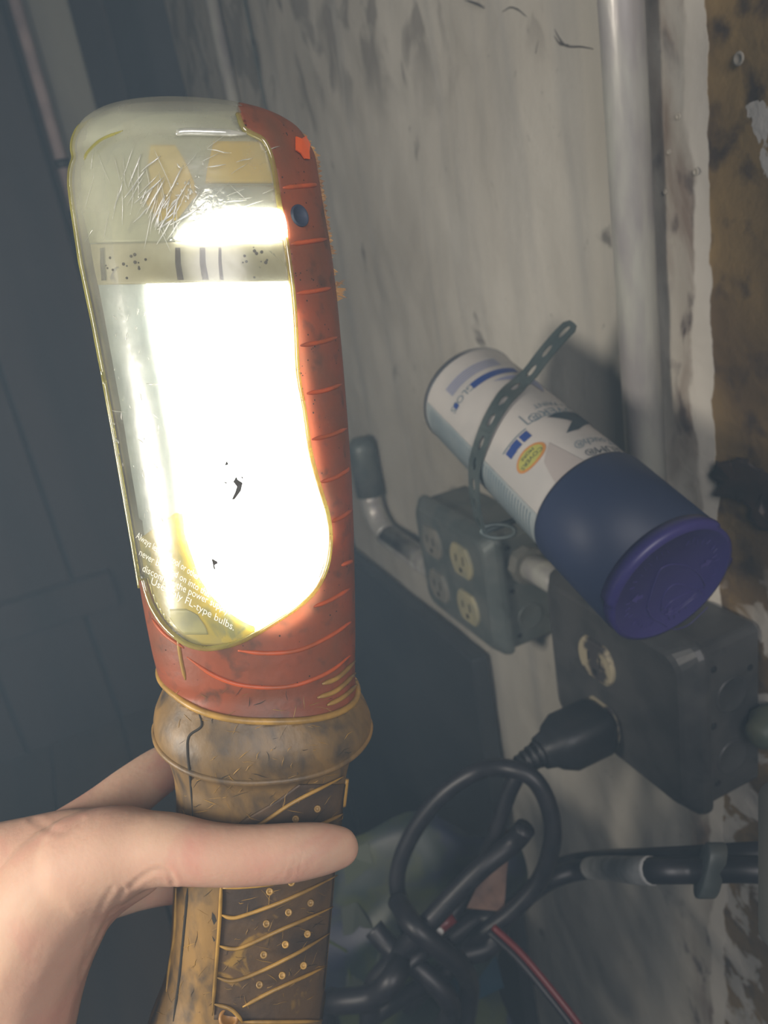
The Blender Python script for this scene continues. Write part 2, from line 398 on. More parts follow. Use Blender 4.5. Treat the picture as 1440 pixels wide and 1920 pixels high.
# conduits on the wall
def clip(parent, c, r):
    "one-hole strap round an upright conduit"
    mb = MB(); V = []; 
    for k in range(13):
        a = math.pi*k/12; V += [c+X(-math.sin(a)*(r+.0012), math.cos(a)*(r+.0012), 0), c+X(-math.sin(a)*(r+.0012), math.cos(a)*(r+.0012), .016)]
    mb.add(V, [[2*k, 2*k+2, 2*k+3, 2*k+1] for k in range(12)]); return mb.mk('strap_clip', M['galv'], parent, thick=.001)
CR = .0112; cxw = WX-CR-.004
a = onX(1164, 0, cxw)
cy = a.y
NB_Y0 = None
FX = WX-.055                         # front of the outlet boxes
# near box extents
n1 = onX(1302, 1500, FX); n0 = onX(1022, 1200, FX)
nby0, nby1 = n1.y, n0.y
nbz0 = onX(1308, 1532, FX).z-.010; nbz1 = nbz0+.118
con = thing('electrical_conduit', 'upright galvanised conduit running down the wall behind the spray can', 'conduit', (cxw, cy, nbz1))
top_z = 2.1
mb = MB(); mb.add(*tube([X(cxw, cy, nbz1-.01), X(cxw, cy, top_z)], CR, 28, 1)); mb.mk('conduit_tube', M['galv'], con)
mb = MB(); mb.add(*tube([X(cxw, cy, nbz1), X(cxw, cy, nbz1+.022)], CR+.004, 8, 1)); mb.mk('connector_nut', M['galv'], con, smooth=False)
c0 = onX(418, 100, WX-.009)
mb = MB(); mb.add(*tube([X(WX-.009, c0.y, .9), X(WX-.009, c0.y, 2.1)], .0085, 16, 1))
tag(mb.mk('thin_conduit', M['galv']), 'thin pale conduit rising from behind the top of the lamp', 'conduit')
c0 = onX(478, 100, WX-.003)
mb = MB(); mb.add(*tube([X(WX-.003, c0.y, .9), X(WX-.003, c0.y, 2.1)], .0018, 8, 1))
tag(mb.mk('wall_wire', M['boxgrey']), 'thin grey wire on the wall just right of the thin conduit', 'wire')

# ------------------------------------------------------------ outlet boxes
def outlet_box(nm, label, y0, y1, z0, z1, body, duplex, near):
    "box on the wall: body, raised cover with rolled edges, receptacles"
    t = thing(nm, label, 'outlet box', (WX, (y0+y1)/2, z0))
    cy_, cz = (y0+y1)/2, (z0+z1)/2; W = y1-y0; H = z1-z0
    def ring(x, w_, h_, r): return [X(x, cy_+u, cz+v) for u, v in rrect(w_, h_, r, 5)]
    V, F = lofted([ring(WX, W*.94, H*.94, .006), ring(FX+.014, W*.94, H*.94, .006)])
    mb = MB(); mb.add(V, F); mb.mk('box_body', body, t, smooth=False, bevel=.001)
    V, F = lofted([ring(FX+.0145, W, H, .009), ring(FX+.011, W*1.0, H, .009), ring(FX+.008, W*.985, H*.985, .009), ring(FX+.0015, W*.90, H*.90, .012), ring(FX, W*.86, H*.86, .012)])
    mb = MB(); mb.add(V, F); mb.mk('cover', body, t, smooth=False, bevel=.0012)
    for (dy, dz, m_) in duplex:
        c = X(FX, cy_+dy, cz+dz); R = .0172
        pts = []
        for k in range(40):
            a = 2*math.pi*k/40; u = R*math.cos(a); v = max(-.0142, min(.0142, R*math.sin(a))); pts.append((u, v))
        V, F = lofted([[c+X(.001, u*1.04, v*1.04) for u, v in pts], [c+X(-.0018, u, v) for u, v in pts], [c+X(-.0025, u*.94, v*.94) for u, v in pts]])
        mb = MB(); mb.add(V, F); r = mb.mk('receptacle', m_, t, smooth=False)
        for (su, sv, sw, sh) in ((-.0058, .002, .0016, .008), (.0058, .002, .0016, .0065), (0, -.0078, .0042, .0042)):
            mb = MB(); mb.add(*box(c+X(-.0028, su-sw/2, sv-sh/2), X(.001, 0, 0), X(0, sw, 0), X(0, 0, sh))); mb.mk('slot', M['dark'], r, smooth=False)
    # near side: knockouts and screws
    ys = cy_-W*.47
    for (dx, dz, rr) in ((.034, .018, .0105), (.034, -.026, .0105)):
        mb = MB(); mb.add(*lathe(X(FX+dx, ys, cz+dz), X(0, -1, 0), [(0, rr+.0012), (.0008, rr+.001), (.0008, rr), (.0002, rr-.0008), (.0002, 0)], 32)); mb.mk('knockout', body, t)
    for (dx, dz) in ((.020, .002), (.022, -.040), (.048, .03), (.021, .040)):
        mb = MB(); mb.add(*lathe(X(FX+dx, ys, cz+dz), X(0, -1, 0), [(0, .0022), (.0003, .0021), (.0003, 0)], 14)); mb.mk('screw_hole', M['dark'], t)
    return t
f1 = onX(935, 1200, FX); f0 = onX(779, 1010, FX)
fz0 = onX(937, 1240, FX).z; fz1 = onX(903, 1010, FX).z
W = f0.y-f1.y; H = fz1-fz0
print('far box', W, H, 'near box', nby1-nby0, nbz0, nbz1)
fb = outlet_box('outlet_box', 'grey green four-socket outlet box farther back below the white can label', f1.y, f0.y, fz0, fz1, M['boxgrey'],
                [(-W*.17, H*.20, M['ivory']), (-W*.17, -H*.20, M['ivory']), (W*.22, H*.20, M['ivorydull']), (W*.22, -H*.20, M['ivorydull'])], False)
W2 = nby1-nby0; cyn = (nby0+nby1)/2; czn = (nbz0+nbz1)/2
h1 = onX(1120, 1238, FX); h2 = onX(1130, 1350, FX)
nb = outlet_box('outlet_box', 'dark grey outlet box with black plug, right below the purple can cap', nby0, nby1, nbz0, nbz1, M['boxdark'],
                [(h1.y-cyn, h1.z-czn, M['peel']), (h2.y-cyn, h2.z-czn, M['peel'])], True)
# pipe from the far box to an elbow
EB = WX-.020
q0 = onX(785, 1045, EB); q1 = onX(715, 960, EB); q2 = onX(676, 900, EB)
pth = [X(EB, f0.y-.002, q0.z), X(EB, q1.y-.01, q0.z)]
R_ = .035
for k in range(7):
    a = math.pi/2*k/6; pth.append(X(EB, q1.y-.01+R_*math.sin(a), q0.z+R_*(1-math.cos(a))))
pth.append(X(EB, q1.y-.01+R_, q0.z+R_+.012)); pe_ = pth[-1]
el = thing('elbow_conduit', 'conduit with rounded upright end added as a dark shadow shape beside the lamp, left of the four-socket box', 'conduit', (EB, f0.y, q0.z))
mb = MB(); mb.add(*tube(pth, .013, 16, 1)); mb.mk('conduit_tube', M['galv'], el)
mb = MB(); mb.add(*tube([X(EB, f0.y-.001, q0.z), X(EB, f0.y+.014, q0.z)], .0165, 8, 1)); mb.mk('connector_nut', M['boxgrey'], el, smooth=False)
mb = MB(); mb.add(*lathe(pe_-X(0, 0, .004), X(0, 0, 1), [(0, .0135), (0, .0165), (.055, .0165), (.063, .015), (.068, .010), (.070, 0)], 24)); mb.mk('shadow_end', M['boxgrey'], el)  # dark rounded end, added in the shape of a shadow
# coupling between the boxes
mb = MB(); zc_ = (nbz1+nbz0)/2+.03
mb.add(*tube([X(WX-.025, nby1-.001, zc_), X(WX-.025, f1.y+.006, zc_)], .0105, 16, 1)); 
lk = thing('conduit_nipple', 'short conduit nipple joining the two outlet boxes', 'conduit', (WX-.025, nby1, zc_)); mb.mk('nipple_tube', M['galv'], lk)
for y in (nby1+.001, f1.y-.013):
    mb = MB(); mb.add(*tube([X(WX-.025, y, zc_), X(WX-.025, y+.010, zc_)], .0155, 8, 1)); mb.mk('lock_nut', M['ivorydull'], lk, smooth=False)

# dark panel
TX = WX-.0245
p0 = onX(884, 1240, TX); p1 = onX(655, 1045, TX)
V, F = box(X(TX, p0.y, .25), X(.019, 0, 0), X(0, p1.y-p0.y+.3, 0), X(0, 0, p0.z-.25))
pn = thing('panel_cover', 'big dark grey steel panel cover on the wall behind the cables', 'panel', (WX, p0.y, .25))
mb = MB(); mb.add(V, F); mb.mk('cover_plate', M['panel'], pn, smooth=False, bevel=.004)

# ------------------------------------------------------------ spray can
cT = P(1262, 1098, .366); cB0 = P(885, 745, .505)
AX = (cT-cB0).normalized(); LEN = .195; cB = cT-AX*LEN
E1 = (CAM-cB); E1 = (E1-AX*E1.dot(AX)).normalized(); E2 = AX.cross(E1)
CRD = .0325
can = thing('spray_paint_can', 'white labelled spray paint can with purple cap lying strapped above the outlet boxes', 'spray can', tuple(cB))
mb = MB(); mb.add(*lathe(cB, AX, [(.003, 0), (.003, CRD-.006), (0, CRD-.004), (-.0005, CRD-.0015), (.001, CRD), (.003, CRD+.0008), (.005, CRD)], 64, E1)); mb.mk('bottom_rim', M['tin'], can)
mb = MB(); mb.add(*lathe(cB, AX, [(.005, CRD), (.133, CRD)], 96, E1)); body = mb.mk('can_body', M['label'], can)
S1 = .131
mb = MB(); mb.add(*lathe(cB, AX, [(S1, CRD), (S1, CRD+.0012), (S1+.002, CRD+.0016), (LEN-.006, CRD+.0014), (LEN-.006, CRD)], 96, E1)); mb.mk('cap_skirt', M['navy'], can)
# cap end with tabs
def ringp(s, r): return [cB+AX*s+r(2*math.pi*k/120)*(math.cos(2*math.pi*k/120)*E1+math.sin(2*math.pi*k/120)*E2) for k in range(120)]
def angof(px, py):
    r = ray(px, py); t = (cT-CAM).dot(AX)/r.dot(AX); d = CAM+r*t-cT
    return math.atan2(d.dot(E2), d.dot(E1)) % (2*math.pi), d.length
a_l, _ = angof(1130, 1145); a_r, _ = angof(1372, 965); a_m, _ = angof(1225, 990)
lo_, hi_ = a_r, a_l
span = (hi_-lo_) % (2*math.pi); midin = ((a_m-lo_) % (2*math.pi)) < span
a_s, _ = angof(1410, 1040)
def capr(extra):
    def f(a):
        ins = ((a-lo_) % (2*math.pi)) < span
        if not midin: ins = not ins
        s_ = min(abs(a-a_s), 2*math.pi-abs(a-a_s)) < .09
        return CRD+.0008+(extra if ins else 0)+(.0012 if s_ else 0)
    return f
V, F = lofted([ringp(LEN-.008, capr(.0008)), ringp(LEN-.003, capr(.0018)), ringp(LEN-.0005, capr(.0014)), ringp(LEN, lambda a: CRD-.001), ringp(LEN, lambda a: CRD*.96), ringp(LEN-.0015, lambda a: CRD*.93), ringp(LEN-.001, lambda a: .001)])
mb = MB(); mb.add(V, F); cap = mb.mk('cap_top', M['purple'], can)
def onCap(px, py):
    r = ray(px, py); o_ = cB+AX*(LEN-.0009); t = (o_-CAM).dot(AX)/r.dot(AX); return CAM+r*t
mb = MB()
for pl in (((1213, 1140), (1220, 1115), (1230, 1085), (1240, 1066), (1262, 1058), (1290, 1062), (1312, 1078), (1322, 1098)), ((1213, 1140), (1222, 1158), (1240, 1168), (1262, 1180), (1290, 1172), (1315, 1150), (1327, 1138)),
           ((1240, 1145), (1243, 1120), (1255, 1102), (1272, 1095), (1300, 1104), (1313, 1106), (1300, 1122), (1270, 1145), (1252, 1153), (1240, 1148)), ((1244, 1143), (1262, 1125), (1300, 1106)), ((1252, 1150), (1285, 1130), (1308, 1110))):
    mb.add(*tube([onCap(x, y) for x, y in pl], .00022, 6, 5))
mb.mk('embossed_emblem', M['purple_line'], cap)
mb = MB()
cc = cB+AX*(LEN-.0008)
for k in range(46):
    if k % 12 in (5, 6, 11): continue
    a = 2*math.pi*k/46; e = math.cos(a)*E1+math.sin(a)*E2; tt = AX.cross(e); c = cc+e*(.0245+.0008*math.sin(k*2.3))
    mb.add(*tube([c-e*.0012, c+tt*.0008*math.sin(k*5)+e*.0012], .00018, 5, 2))
for a0 in (.9, 2.6, 4.3):
    e = math.cos(a0)*E1+math.sin(a0)*E2; tt = AX.cross(e); c = cc+e*.019
    V = [c+e*.0035, c+tt*.003, c+tt*.0012, c+tt*.0012-e*.003, c-tt*.0012-e*.003, c-tt*.0012, c-tt*.003]
    mb.add(V, [list(range(7))])
mb.mk('embossed_marks', M['purple_line'], cap, smooth=False)
# printing wrapped on the can
canbvh = BVHTree.FromPolygons(*(lambda q: ([Vector(v) for v in q[0]], q[1]))(lathe(cB, AX, [(0, CRD), (LEN, CRD)], 256, E1)))
def canuv(px, py):
    h = canbvh.ray_cast(CAM, ray(px, py).normalized())
    if h[0] is None: return canuv(px-2, py+2) if px > 1000 else None
    d = h[0]-cB; return d.dot(AX), CRD*math.atan2(d.dot(E2), d.dot(E1))
def canpt(s, u, off=.0002):
    a = u/CRD; return cB+AX*s+(CRD+off)*(math.cos(a)*E1+math.sin(a)*E2)
# direction of reading: lower left
ua = canuv(1000, 800); ub = canuv(960, 850)
USG = 1 if ub[1] > ua[1] else -1
def printed(polys, m, off=.0002, name='label_print'):
    "polys: outlines in (s,u); cut into strips so that they follow the can"
    mb = MB()
    for pl in polys:
        bm = bmesh.new(); vs = [bm.verts.new((s, u, 0)) for s, u in pl]; bm.faces.new(vs)
        us = [u for s, u in pl]; u = math.floor(min(us)/.0018)*.0018
        while u < max(us):
            bmesh.ops.bisect_plane(bm, geom=bm.verts[:]+bm.edges[:]+bm.faces[:], plane_co=(0, u, 0), plane_no=(0, 1, 0)); u += .0018
        bmesh.ops.triangulate(bm, faces=bm.faces)
        bm.verts.index_update()
        mb.add([canpt(v.co.x, v.co.y, off) for v in bm.verts], [[v.index for v in f.verts] for f in bm.faces]); bm.free()
    return mb.mk(name, m, body)
def rect(s0, s1, u0, u1): return [(s0, u0), (s1, u0), (s1, u1), (s0, u1)]
def lettering(txt, s, u, size, m, wscale=1, shear=0, off=.0003, right=False, wide=None):
    v, f = text2d(txt, size, shear)
    if wide: w_ = max(x for x, y in v)-min(x for x, y in v); wscale = wide/w_
    if right: mxx = max(x for x, y in v); v = [(x-mxx, y) for x, y in v]
    mb = MB(); mb.add([canpt(s+y, u+USG*x*wscale, off) for x, y in v], f); return mb.mk('lettering', m, body, smooth=False)
def cpoly(pl): return [canuv(x, y) for x, y in pl if canuv(x, y)]
# print fields seen on the can
g0 = canuv(905, 905); g1 = canuv(990, 1000)
u_edge = canuv(925, 880)[1]
printed([rect(.006, .130, u_edge, u_edge+USG*.033)], M['ink_back'])
printed([rect(.012+i*.0028, .0128+i*.0028, u_edge+USG*.002, u_edge+USG*.030) for i in range(41)], M['ink_line'], .0004)
bs = canuv(855, 750); be = canuv(965, 690)
s_bar = canuv(890, 722)[0]
printed([rect(s_bar-.003, s_bar+.0025, canuv(885, 725)[1], canuv(885, 725)[1]-USG*.030), rect(s_bar-.002, s_bar+.002, canuv(850, 762)[1], canuv(850, 762)[1]-USG*.003)], M['ink_blue'], .0004)
lettering('GLOSS', s_bar-.003, canuv(864, 745)[1], .0072, M['ink_line'], .95)
printed([rect(s_bar-.016+i*.0018, s_bar-.0150+i*.0018, canuv(850, 745)[1], canuv(850, 745)[1]-USG*.036) for i in range(5)], M['ink_pale'], .0004)
# oval emblem
so, uo = canuv(994, 857)
printed([[(so+.0062*math.sin(a*math.pi/16), uo+.0100*math.cos(a*math.pi/16)) for a in range(32)]], M['orange_ink'], .0003, 'oval_emblem')
printed([[(so+.0048*math.sin(a*math.pi/16), uo+.0083*math.cos(a*math.pi/16)) for a in range(32)]], M['green_ink'], .00045, 'oval_emblem')
lettering('COVERS', so+.0002, uo, .0036, M['ink_dark'], 1.15, off=.0006)
lettering('MORE', so-.0034, uo, .0030, M['ink_dark'], 1.1, off=.0006)
# three blue squares
for (x, y) in ((985, 819), (968, 836), (959, 849)):
    s, u = canuv(x, y); printed([rect(s-.0028, s+.0028, u-.0026, u+.0026)], M['ink_blue'], .0004, 'blue_square')
s, u = canuv(964, 828); printed([rect(s-.0012, s-.0004, u-.009, u+.009)], M['ink_line'], .0004)
# leaping figure and pale mark, box with lettering
printed([cpoly([(1025, 783), (1055, 773), (1085, 776), (1095, 770), (1108, 783), (1140, 800), (1105, 796), (1085, 806), (1062, 813), (1073, 790)])], M['ink_dark'], .0004, 'leaping_mark')
printed([cpoly([(925, 716), (950, 706), (985, 706), (1010, 712), (1045, 730), (1020, 728), (1012, 722), (1020, 736), (1000, 722), (960, 712)])], M['ink_pale'], .0004, 'leaping_mark')
s, u = canuv(990, 797); sa, ua_ = canuv(972, 783)
printed([rect(s-.0003, s+.0003, u, u-USG*.045), rect(sa-.0003, s+.0003, u-.0003, u+.0003)], M['ink_line'], .0004)
sL, uL = canuv(1096, 848); print('can', sL, uL, canuv(1010, 985), canuv(1100, 870), canuv(860, 745), USG)
def between(txt, a, b, n_all, n_seen, base, top, m, shear=0, s0=None, sz=None):
    "right-aligned lettering whose last n_seen letters span from b to a, with given foot and head points"
    ua_, ub_ = canuv(*a)[1], canuv(*b)[1]; sz = sz or (canuv(*top)[0]-canuv(*base)[0])/.72
    lettering(txt, s0 or canuv(*base)[0], ua_, sz, m, shear=shear, right=True, wide=abs(ua_-ub_)*n_all/n_seen)
between('RUST-OLEUM\u00ae', (1094, 848), (1190, 834), 10.4, 4.6, (1101, 833), (1110, 851), M['ink_dark'], s0=.1238, sz=.0078)
between("Painter's Touch\u00ae", (1076, 836), (1146, 817), 13.5, 6, (1086, 824), (1094, 838), M['ink_line'], .35, s0=.1150, sz=.0085)
between('COVER\u00ae', (994, 790), (1062, 764), 5.4, 4.2, (1010, 771), (1020, 783), M['ink_line'])
between('PRIMER + PAINT', (1002, 766), (1060, 752), 14, 9, (1014, 756), (1020, 763), M['ink_line'])
printed([[(s_, u_) for s_, u_ in ((S1, uL+USG*.004), (S1, uL+USG*.022), (S1-.016, uL+USG*.018), (S1-.024, uL+USG*.009))]], mat('warm grey print', (.32, .29, .27), rough=.5), .0003)
# valve specks of glint left out; black sprayed mask dot
# ------------------------------------------------------------ perforated strap
sp = []
def hit(px, py, off=.0016):
    h = canbvh.ray_cast(CAM, ray(px, py).normalized()); n_ = (h[0]-cB); n_ = (n_-AX*n_.dot(AX)).normalized()
    return h[0]+n_*off
con_pts = [hit(973, 725), hit(948, 752), hit(925, 790), hit(908, 830), hit(896, 870)]
tt0 = proj(con_pts[0])[2]
free = [P(1076, 606, tt0-.012), P(1050, 632, tt0-.010), P(1020, 667, tt0-.006), P(995, 700, tt0-.002)]
tl = proj(con_pts[-1])[2]
low_ = [P(890, 905, tl+.006), P(893, 945, tl+.014), P(905, 990, tl+.024), P(925, 1010, tl+.026)]
path = catmull(free+con_pts+low_, 10)
def resample(pts, step):
    out = [pts[0]]; acc = 0
    for a, b in zip(pts, pts[1:]):
        d = (b-a).length
        while acc+d >= step:
            a = a+(b-a)*((step-acc)/d); d = (b-a).length; out.append(a); acc = 0
        acc += d
    return out
fine = resample(path, .001)
def frame(i):
    T = (fine[min(i+2, len(fine)-1)]-fine[max(i-2, 0)]).normalized(); Wd = (AX-T*AX.dot(T)).normalized(); return T, Wd
def strappt(s, w_):
    x = max(0, min(len(fine)-1.001, s/.001)); i = int(x); f = x-i
    T, Wd = frame(i); return fine[i].lerp(fine[i+1], f)+Wd*w_
mb = MB(); SW = .0058; CELL = .0135; ncell = int(len(fine)*.001/CELL)
for c in range(ncell):
    s0 = c*CELL; sc_ = s0+CELL/2
    o_ = []; i_ = []
    for k in range(24):
        a = 2*math.pi*k/24; ca, sa_ = math.cos(a), math.sin(a); m_ = max(abs(ca), abs(sa_))
        ou, ow = ca/m_*CELL/2, sa_/m_*SW
        if c == 0 and ou < 0: 
            ou *= math.sqrt(max(0, 1-.75*(ow/SW)**4))
        o_.append(strappt(sc_+ou, ow))
        hu = .0034*ca; hw = .0018*sa_; hu += .0008*(1 if ca > 0 else -1)
        i_.append(strappt(sc_+hu, hw))
    mb.add(o_+i_, [[k, (k+1) % 24, 24+(k+1) % 24, 24+k] for k in range(24)])
st = thing('hanger_strap', 'perforated grey metal strap bent over the spray can with a free upper end', 'strap', tuple(path[-1]))
mb.mk('strap_band', M['strap'], st, thick=.0009, offset=1, smooth=False)
e_ = strappt(ncell*CELL, 0)
mb = MB(); mb.add(*tube([e_+RT*.010*math.cos(a*math.pi/6)+UP*.004*math.sin(a*math.pi/6)+RT*.008 for a in range(13)], .0014, 8, 3)); mb.mk('wire_loop', M['strap'], st)
b0 = strappt(.9*CELL*2.4, SW)
mb = MB(); mb.add(*tube([e_, X(WX-.004, e_.y+.01, e_.z-.004)], .002, 8, 2)); mb.mk('anchor_screw', M['strap'], st)

# ------------------------------------------------------------ plug and cables
h = onX(1132, 1356, FX-.003)
px_ = X(-1, 0, 0)
plug = thing('power_plug', 'black power plug pushed into the dark grey outlet box', 'plug', tuple(h))
def sect(c, w_, h_, r): return [c+X(0, u, v) for u, v in rrect(w_, h_, r, 4)]
V, F = lofted([sect(h, .028, .026, .006), sect(h+px_*.006, .034, .031, .008), sect(h+px_*.032, .035, .031, .009), sect(h+px_*.040, .028, .025, .008), sect(h+px_*.043, .022, .021, .007), sect(h+px_*.050, .019, .018, .006)])
mb = MB(); mb.add(V, F); mb.mk('plug_body', M['black'], plug)
for k in range(4):
    c = h+px_*(.050+k*.0045)-X(0, 0, .0006*k); r_ = .0085-.0007*k
    mb = MB(); mb.add(*lathe(c, px_, [(0, 0), (0, r_), (.003, r_), (.003, r_-.0022), (.0044, r_-.0022)], 20)); mb.mk('strain_ring', M['black'], plug)
mb = MB(); mb.add(*box(h+X(.003, -.017, -.018), X(.0015, 0, 0), X(0, .034, 0), X(0, 0, .036))); 
pe = h+px_*.064
pt_ = proj(pe)[2]; print('plug end', proj(pe))
def cab(pts, r, name, label, m=None, cat='cable', group=None, **k):
    mb = MB(); mb.add(*tube([p if isinstance(p, Vector) else P(*p) for p in pts], r, 12, 8)); o_ = mb.mk(name, m or M['cable'], **k); tag(o_, label, cat, group); return o_
z0 = pt_
ppx, ppy, _ = proj(pe)
# main cord: plug -> down -> tangle -> loop
mb = MB(); mb.add(*tube([p if isinstance(p, Vector) else P(*p) for p in [pe, (ppx-10, ppy+28, z0), (952, 1492, z0+.004), (930, 1560, z0+.01), (900, 1635, z0+.02), (850, 1710, z0+.02), (815, 1765, z0+.01), (775, 1800, z0), (720, 1850, z0-.002), (650, 1880, z0+.004), (618, 1900, z0+.02), (640, 1960, z0+.03)]], .0052, 12, 8)); mb.mk('cord', M['cable'], plug)
cab([(790, 1800, z0+.03), (757, 1720, z0+.035), (745, 1640, z0+.035), (775, 1560, z0+.03), (830, 1490, z0+.022), (895, 1447, z0+.014), (950, 1440, z0-.003), (1000, 1460, z0-.010), (1030, 1515, z0-.01), (1035, 1580, z0-.008), (1012, 1650, z0), (960, 1710, z0+.006), (900, 1755, z0+.012), (850, 1810, z0+.02), (800, 1850, z0+.01)], .0056, 'coiled_cable', 'black cable making the big round loop left of the plug')
cab([(700, 1740, z0+.015), (730, 1775, z0+.01), (790, 1820, z0), (835, 1865, z0-.002), (845, 1900, z0+.01), (810, 1960, z0+.02)], .0068, 'knotted_cable', 'thick black cable crossing the tangle from left to lower right')
cab([(985, 1552, z0-.012), (962, 1580, z0-.006), (905, 1625, z0-.006), (845, 1685, z0-.005), (790, 1745, z0-.005), (740, 1800, z0+.006), (700, 1850, z0+.012), (690, 1935, z0+.02)], .0066, 'thick_cable', 'thick black cable with a blunt upper end slanting inside the loop')
cab([(745, 1690, z0+.012), (775, 1735, z0-.012), (820, 1775, z0-.014), (865, 1815, z0-.006), (880, 1850, z0+.01), (870, 1930, z0+.02)], .0066, 'knotted_cable', 'thick black cable crossing the tangle nearest its right side')
cab([(760, 1770, z0+.02), (740, 1830, z0-.012), (700, 1868, z0-.008), (640, 1878, z0), (615, 1880, z0+.01), (600, 1930, z0+.02)], .0075, 'bottom_cable', 'fat black cable curving along the very bottom beside the lamp handle')
cab([(870, 1790, z0+.01), (915, 1775, z0+.01), (935, 1740, z0+.012), (900, 1720, z0+.02), (840, 1760, z0+.02)], .0070, 'curled_cable', 'short black cable curl under the copper coloured tag')
# twin cables running right
tr = .40
cab([(700, 1905, z0+.05), (860, 1800, z0+.04), (960, 1705, z0+.03), (1030, 1650, z0+.015), (1110, 1628, z0), (1200, 1632, .40), (1300, 1632, .385), (1400, 1630, .375), (1520, 1640, .37)], .0062, 'wall_cable', 'front black cable of the pair running right under the dark outlet box')
cab([(760, 1890, z0+.06), (880, 1775, z0+.055), (975, 1688, z0+.045), (1040, 1630, z0+.03), (1110, 1612, z0+.015), (1200, 1612, .42), (1300, 1608, .40), (1400, 1602, .39), (1520, 1600, .385)], .0058, 'wall_cable', 'rear black cable of the pair running right under the dark outlet box')
# paper label on the front cable and tie
cp = catmull([P(*p) for p in [(700, 1905, z0+.05), (860, 1800, z0+.04), (960, 1705, z0+.03), (1030, 1650, z0+.015), (1110, 1628, z0), (1200, 1632, .40), (1300, 1632, .385), (1400, 1630, .375), (1520, 1640, .37)]], 24)
cp = [p for p in cp if 1104 < proj(p)[0] < 1224]
mb = MB(); mb.add(*tube(cp, .0068, 18, 1)); lab = tag(mb.mk('cable_label', M['tagpaper']), 'white paper label wrapped round the front black cable', 'label')
for k in range(4):
    a_ = .25+k*.28; mb = MB(); mb.add(*tube([p-FW*.0069*math.cos(a_-.6)+UP*.0069*math.sin(a_-.6) for p in cp[3:-5]], .00022, 4, 1)); mb.mk('print_line', M['ink_line'], lab)
mb = MB(); c = P(1332, 1632, .379)
mb.add(*[lofted([[c+RT*(q_+.0035*v_/.015)+(u_*1.0)*FW*.6+v_*UP for u_, v_ in rrect(.018, .026, .008, 4)] for q_ in (-.0045, .0045)])][0]); tag(mb.mk('cable_tie', M['boxgrey'], bevel=.001), 'flat grey metal tie round the cable pair near the right edge', 'cable tie')
# red and black wire at the bottom
for dx, m_, nm, lb in ((0, M['red'], 'red_wire', 'thin red wire slanting down over the white wall'), (-9, M['cable'], 'black_wire', 'thin black wire just below the red wire')):
    mb = MB(); mb.add(*tube([P(925+dx, 1738-dx, .50), P(975+dx, 1785-dx, .49), P(1030+dx, 1850-dx, .48), P(1095+dx, 1935-dx, .47), P(1120+dx, 1990-dx, .47)], .0022, 8, 8)); tag(mb.mk(nm, m_), lb, 'wire')
# copper tag, red sleeve
def slab(pl, th, name, m, label, cat, parent=None):
    bk = [p+FW*th for p in pl]; n_ = len(pl)
    V = pl+bk; F = [list(range(n_)), [n_+k for k in range(n_)][::-1]]+[[k, n_+k, n_+(k+1) % n_, (k+1) % n_] for k in range(n_)]
    mb = MB(); mb.add(V, F); o_ = mb.mk(name, m, parent, smooth=False)
    if label: tag(o_, label, cat)
    return o_
slab([P(935, 1545, z0+.015), P(958, 1560, z0+.02), P(950, 1640, z0+.014), P(945, 1709, z0+.012), P(875, 1703, z0+.008), P(898, 1655, z0+.011), P(920, 1600, z0+.014)], .001, 'paper_tag', M['copper'], 'copper brown paper tag caught between the black cables', 'tag')
mb = MB(); mb.add(*tube([P(800, 1758, z0+.002), P(850, 1718, z0+.004)], .0042, 10, 3)); rs = tag(mb.mk('red_sleeve', M['red']), 'short red sleeve with a white dot in the tangle', 'sleeve')
mb = MB(); mb.add(*lathe(P(824, 1747, z0-.0022), -FW, [(0, .0026), (.0006, .0022), (.0008, 0)], 14)); mb.mk('white_dot', M['white'], rs)
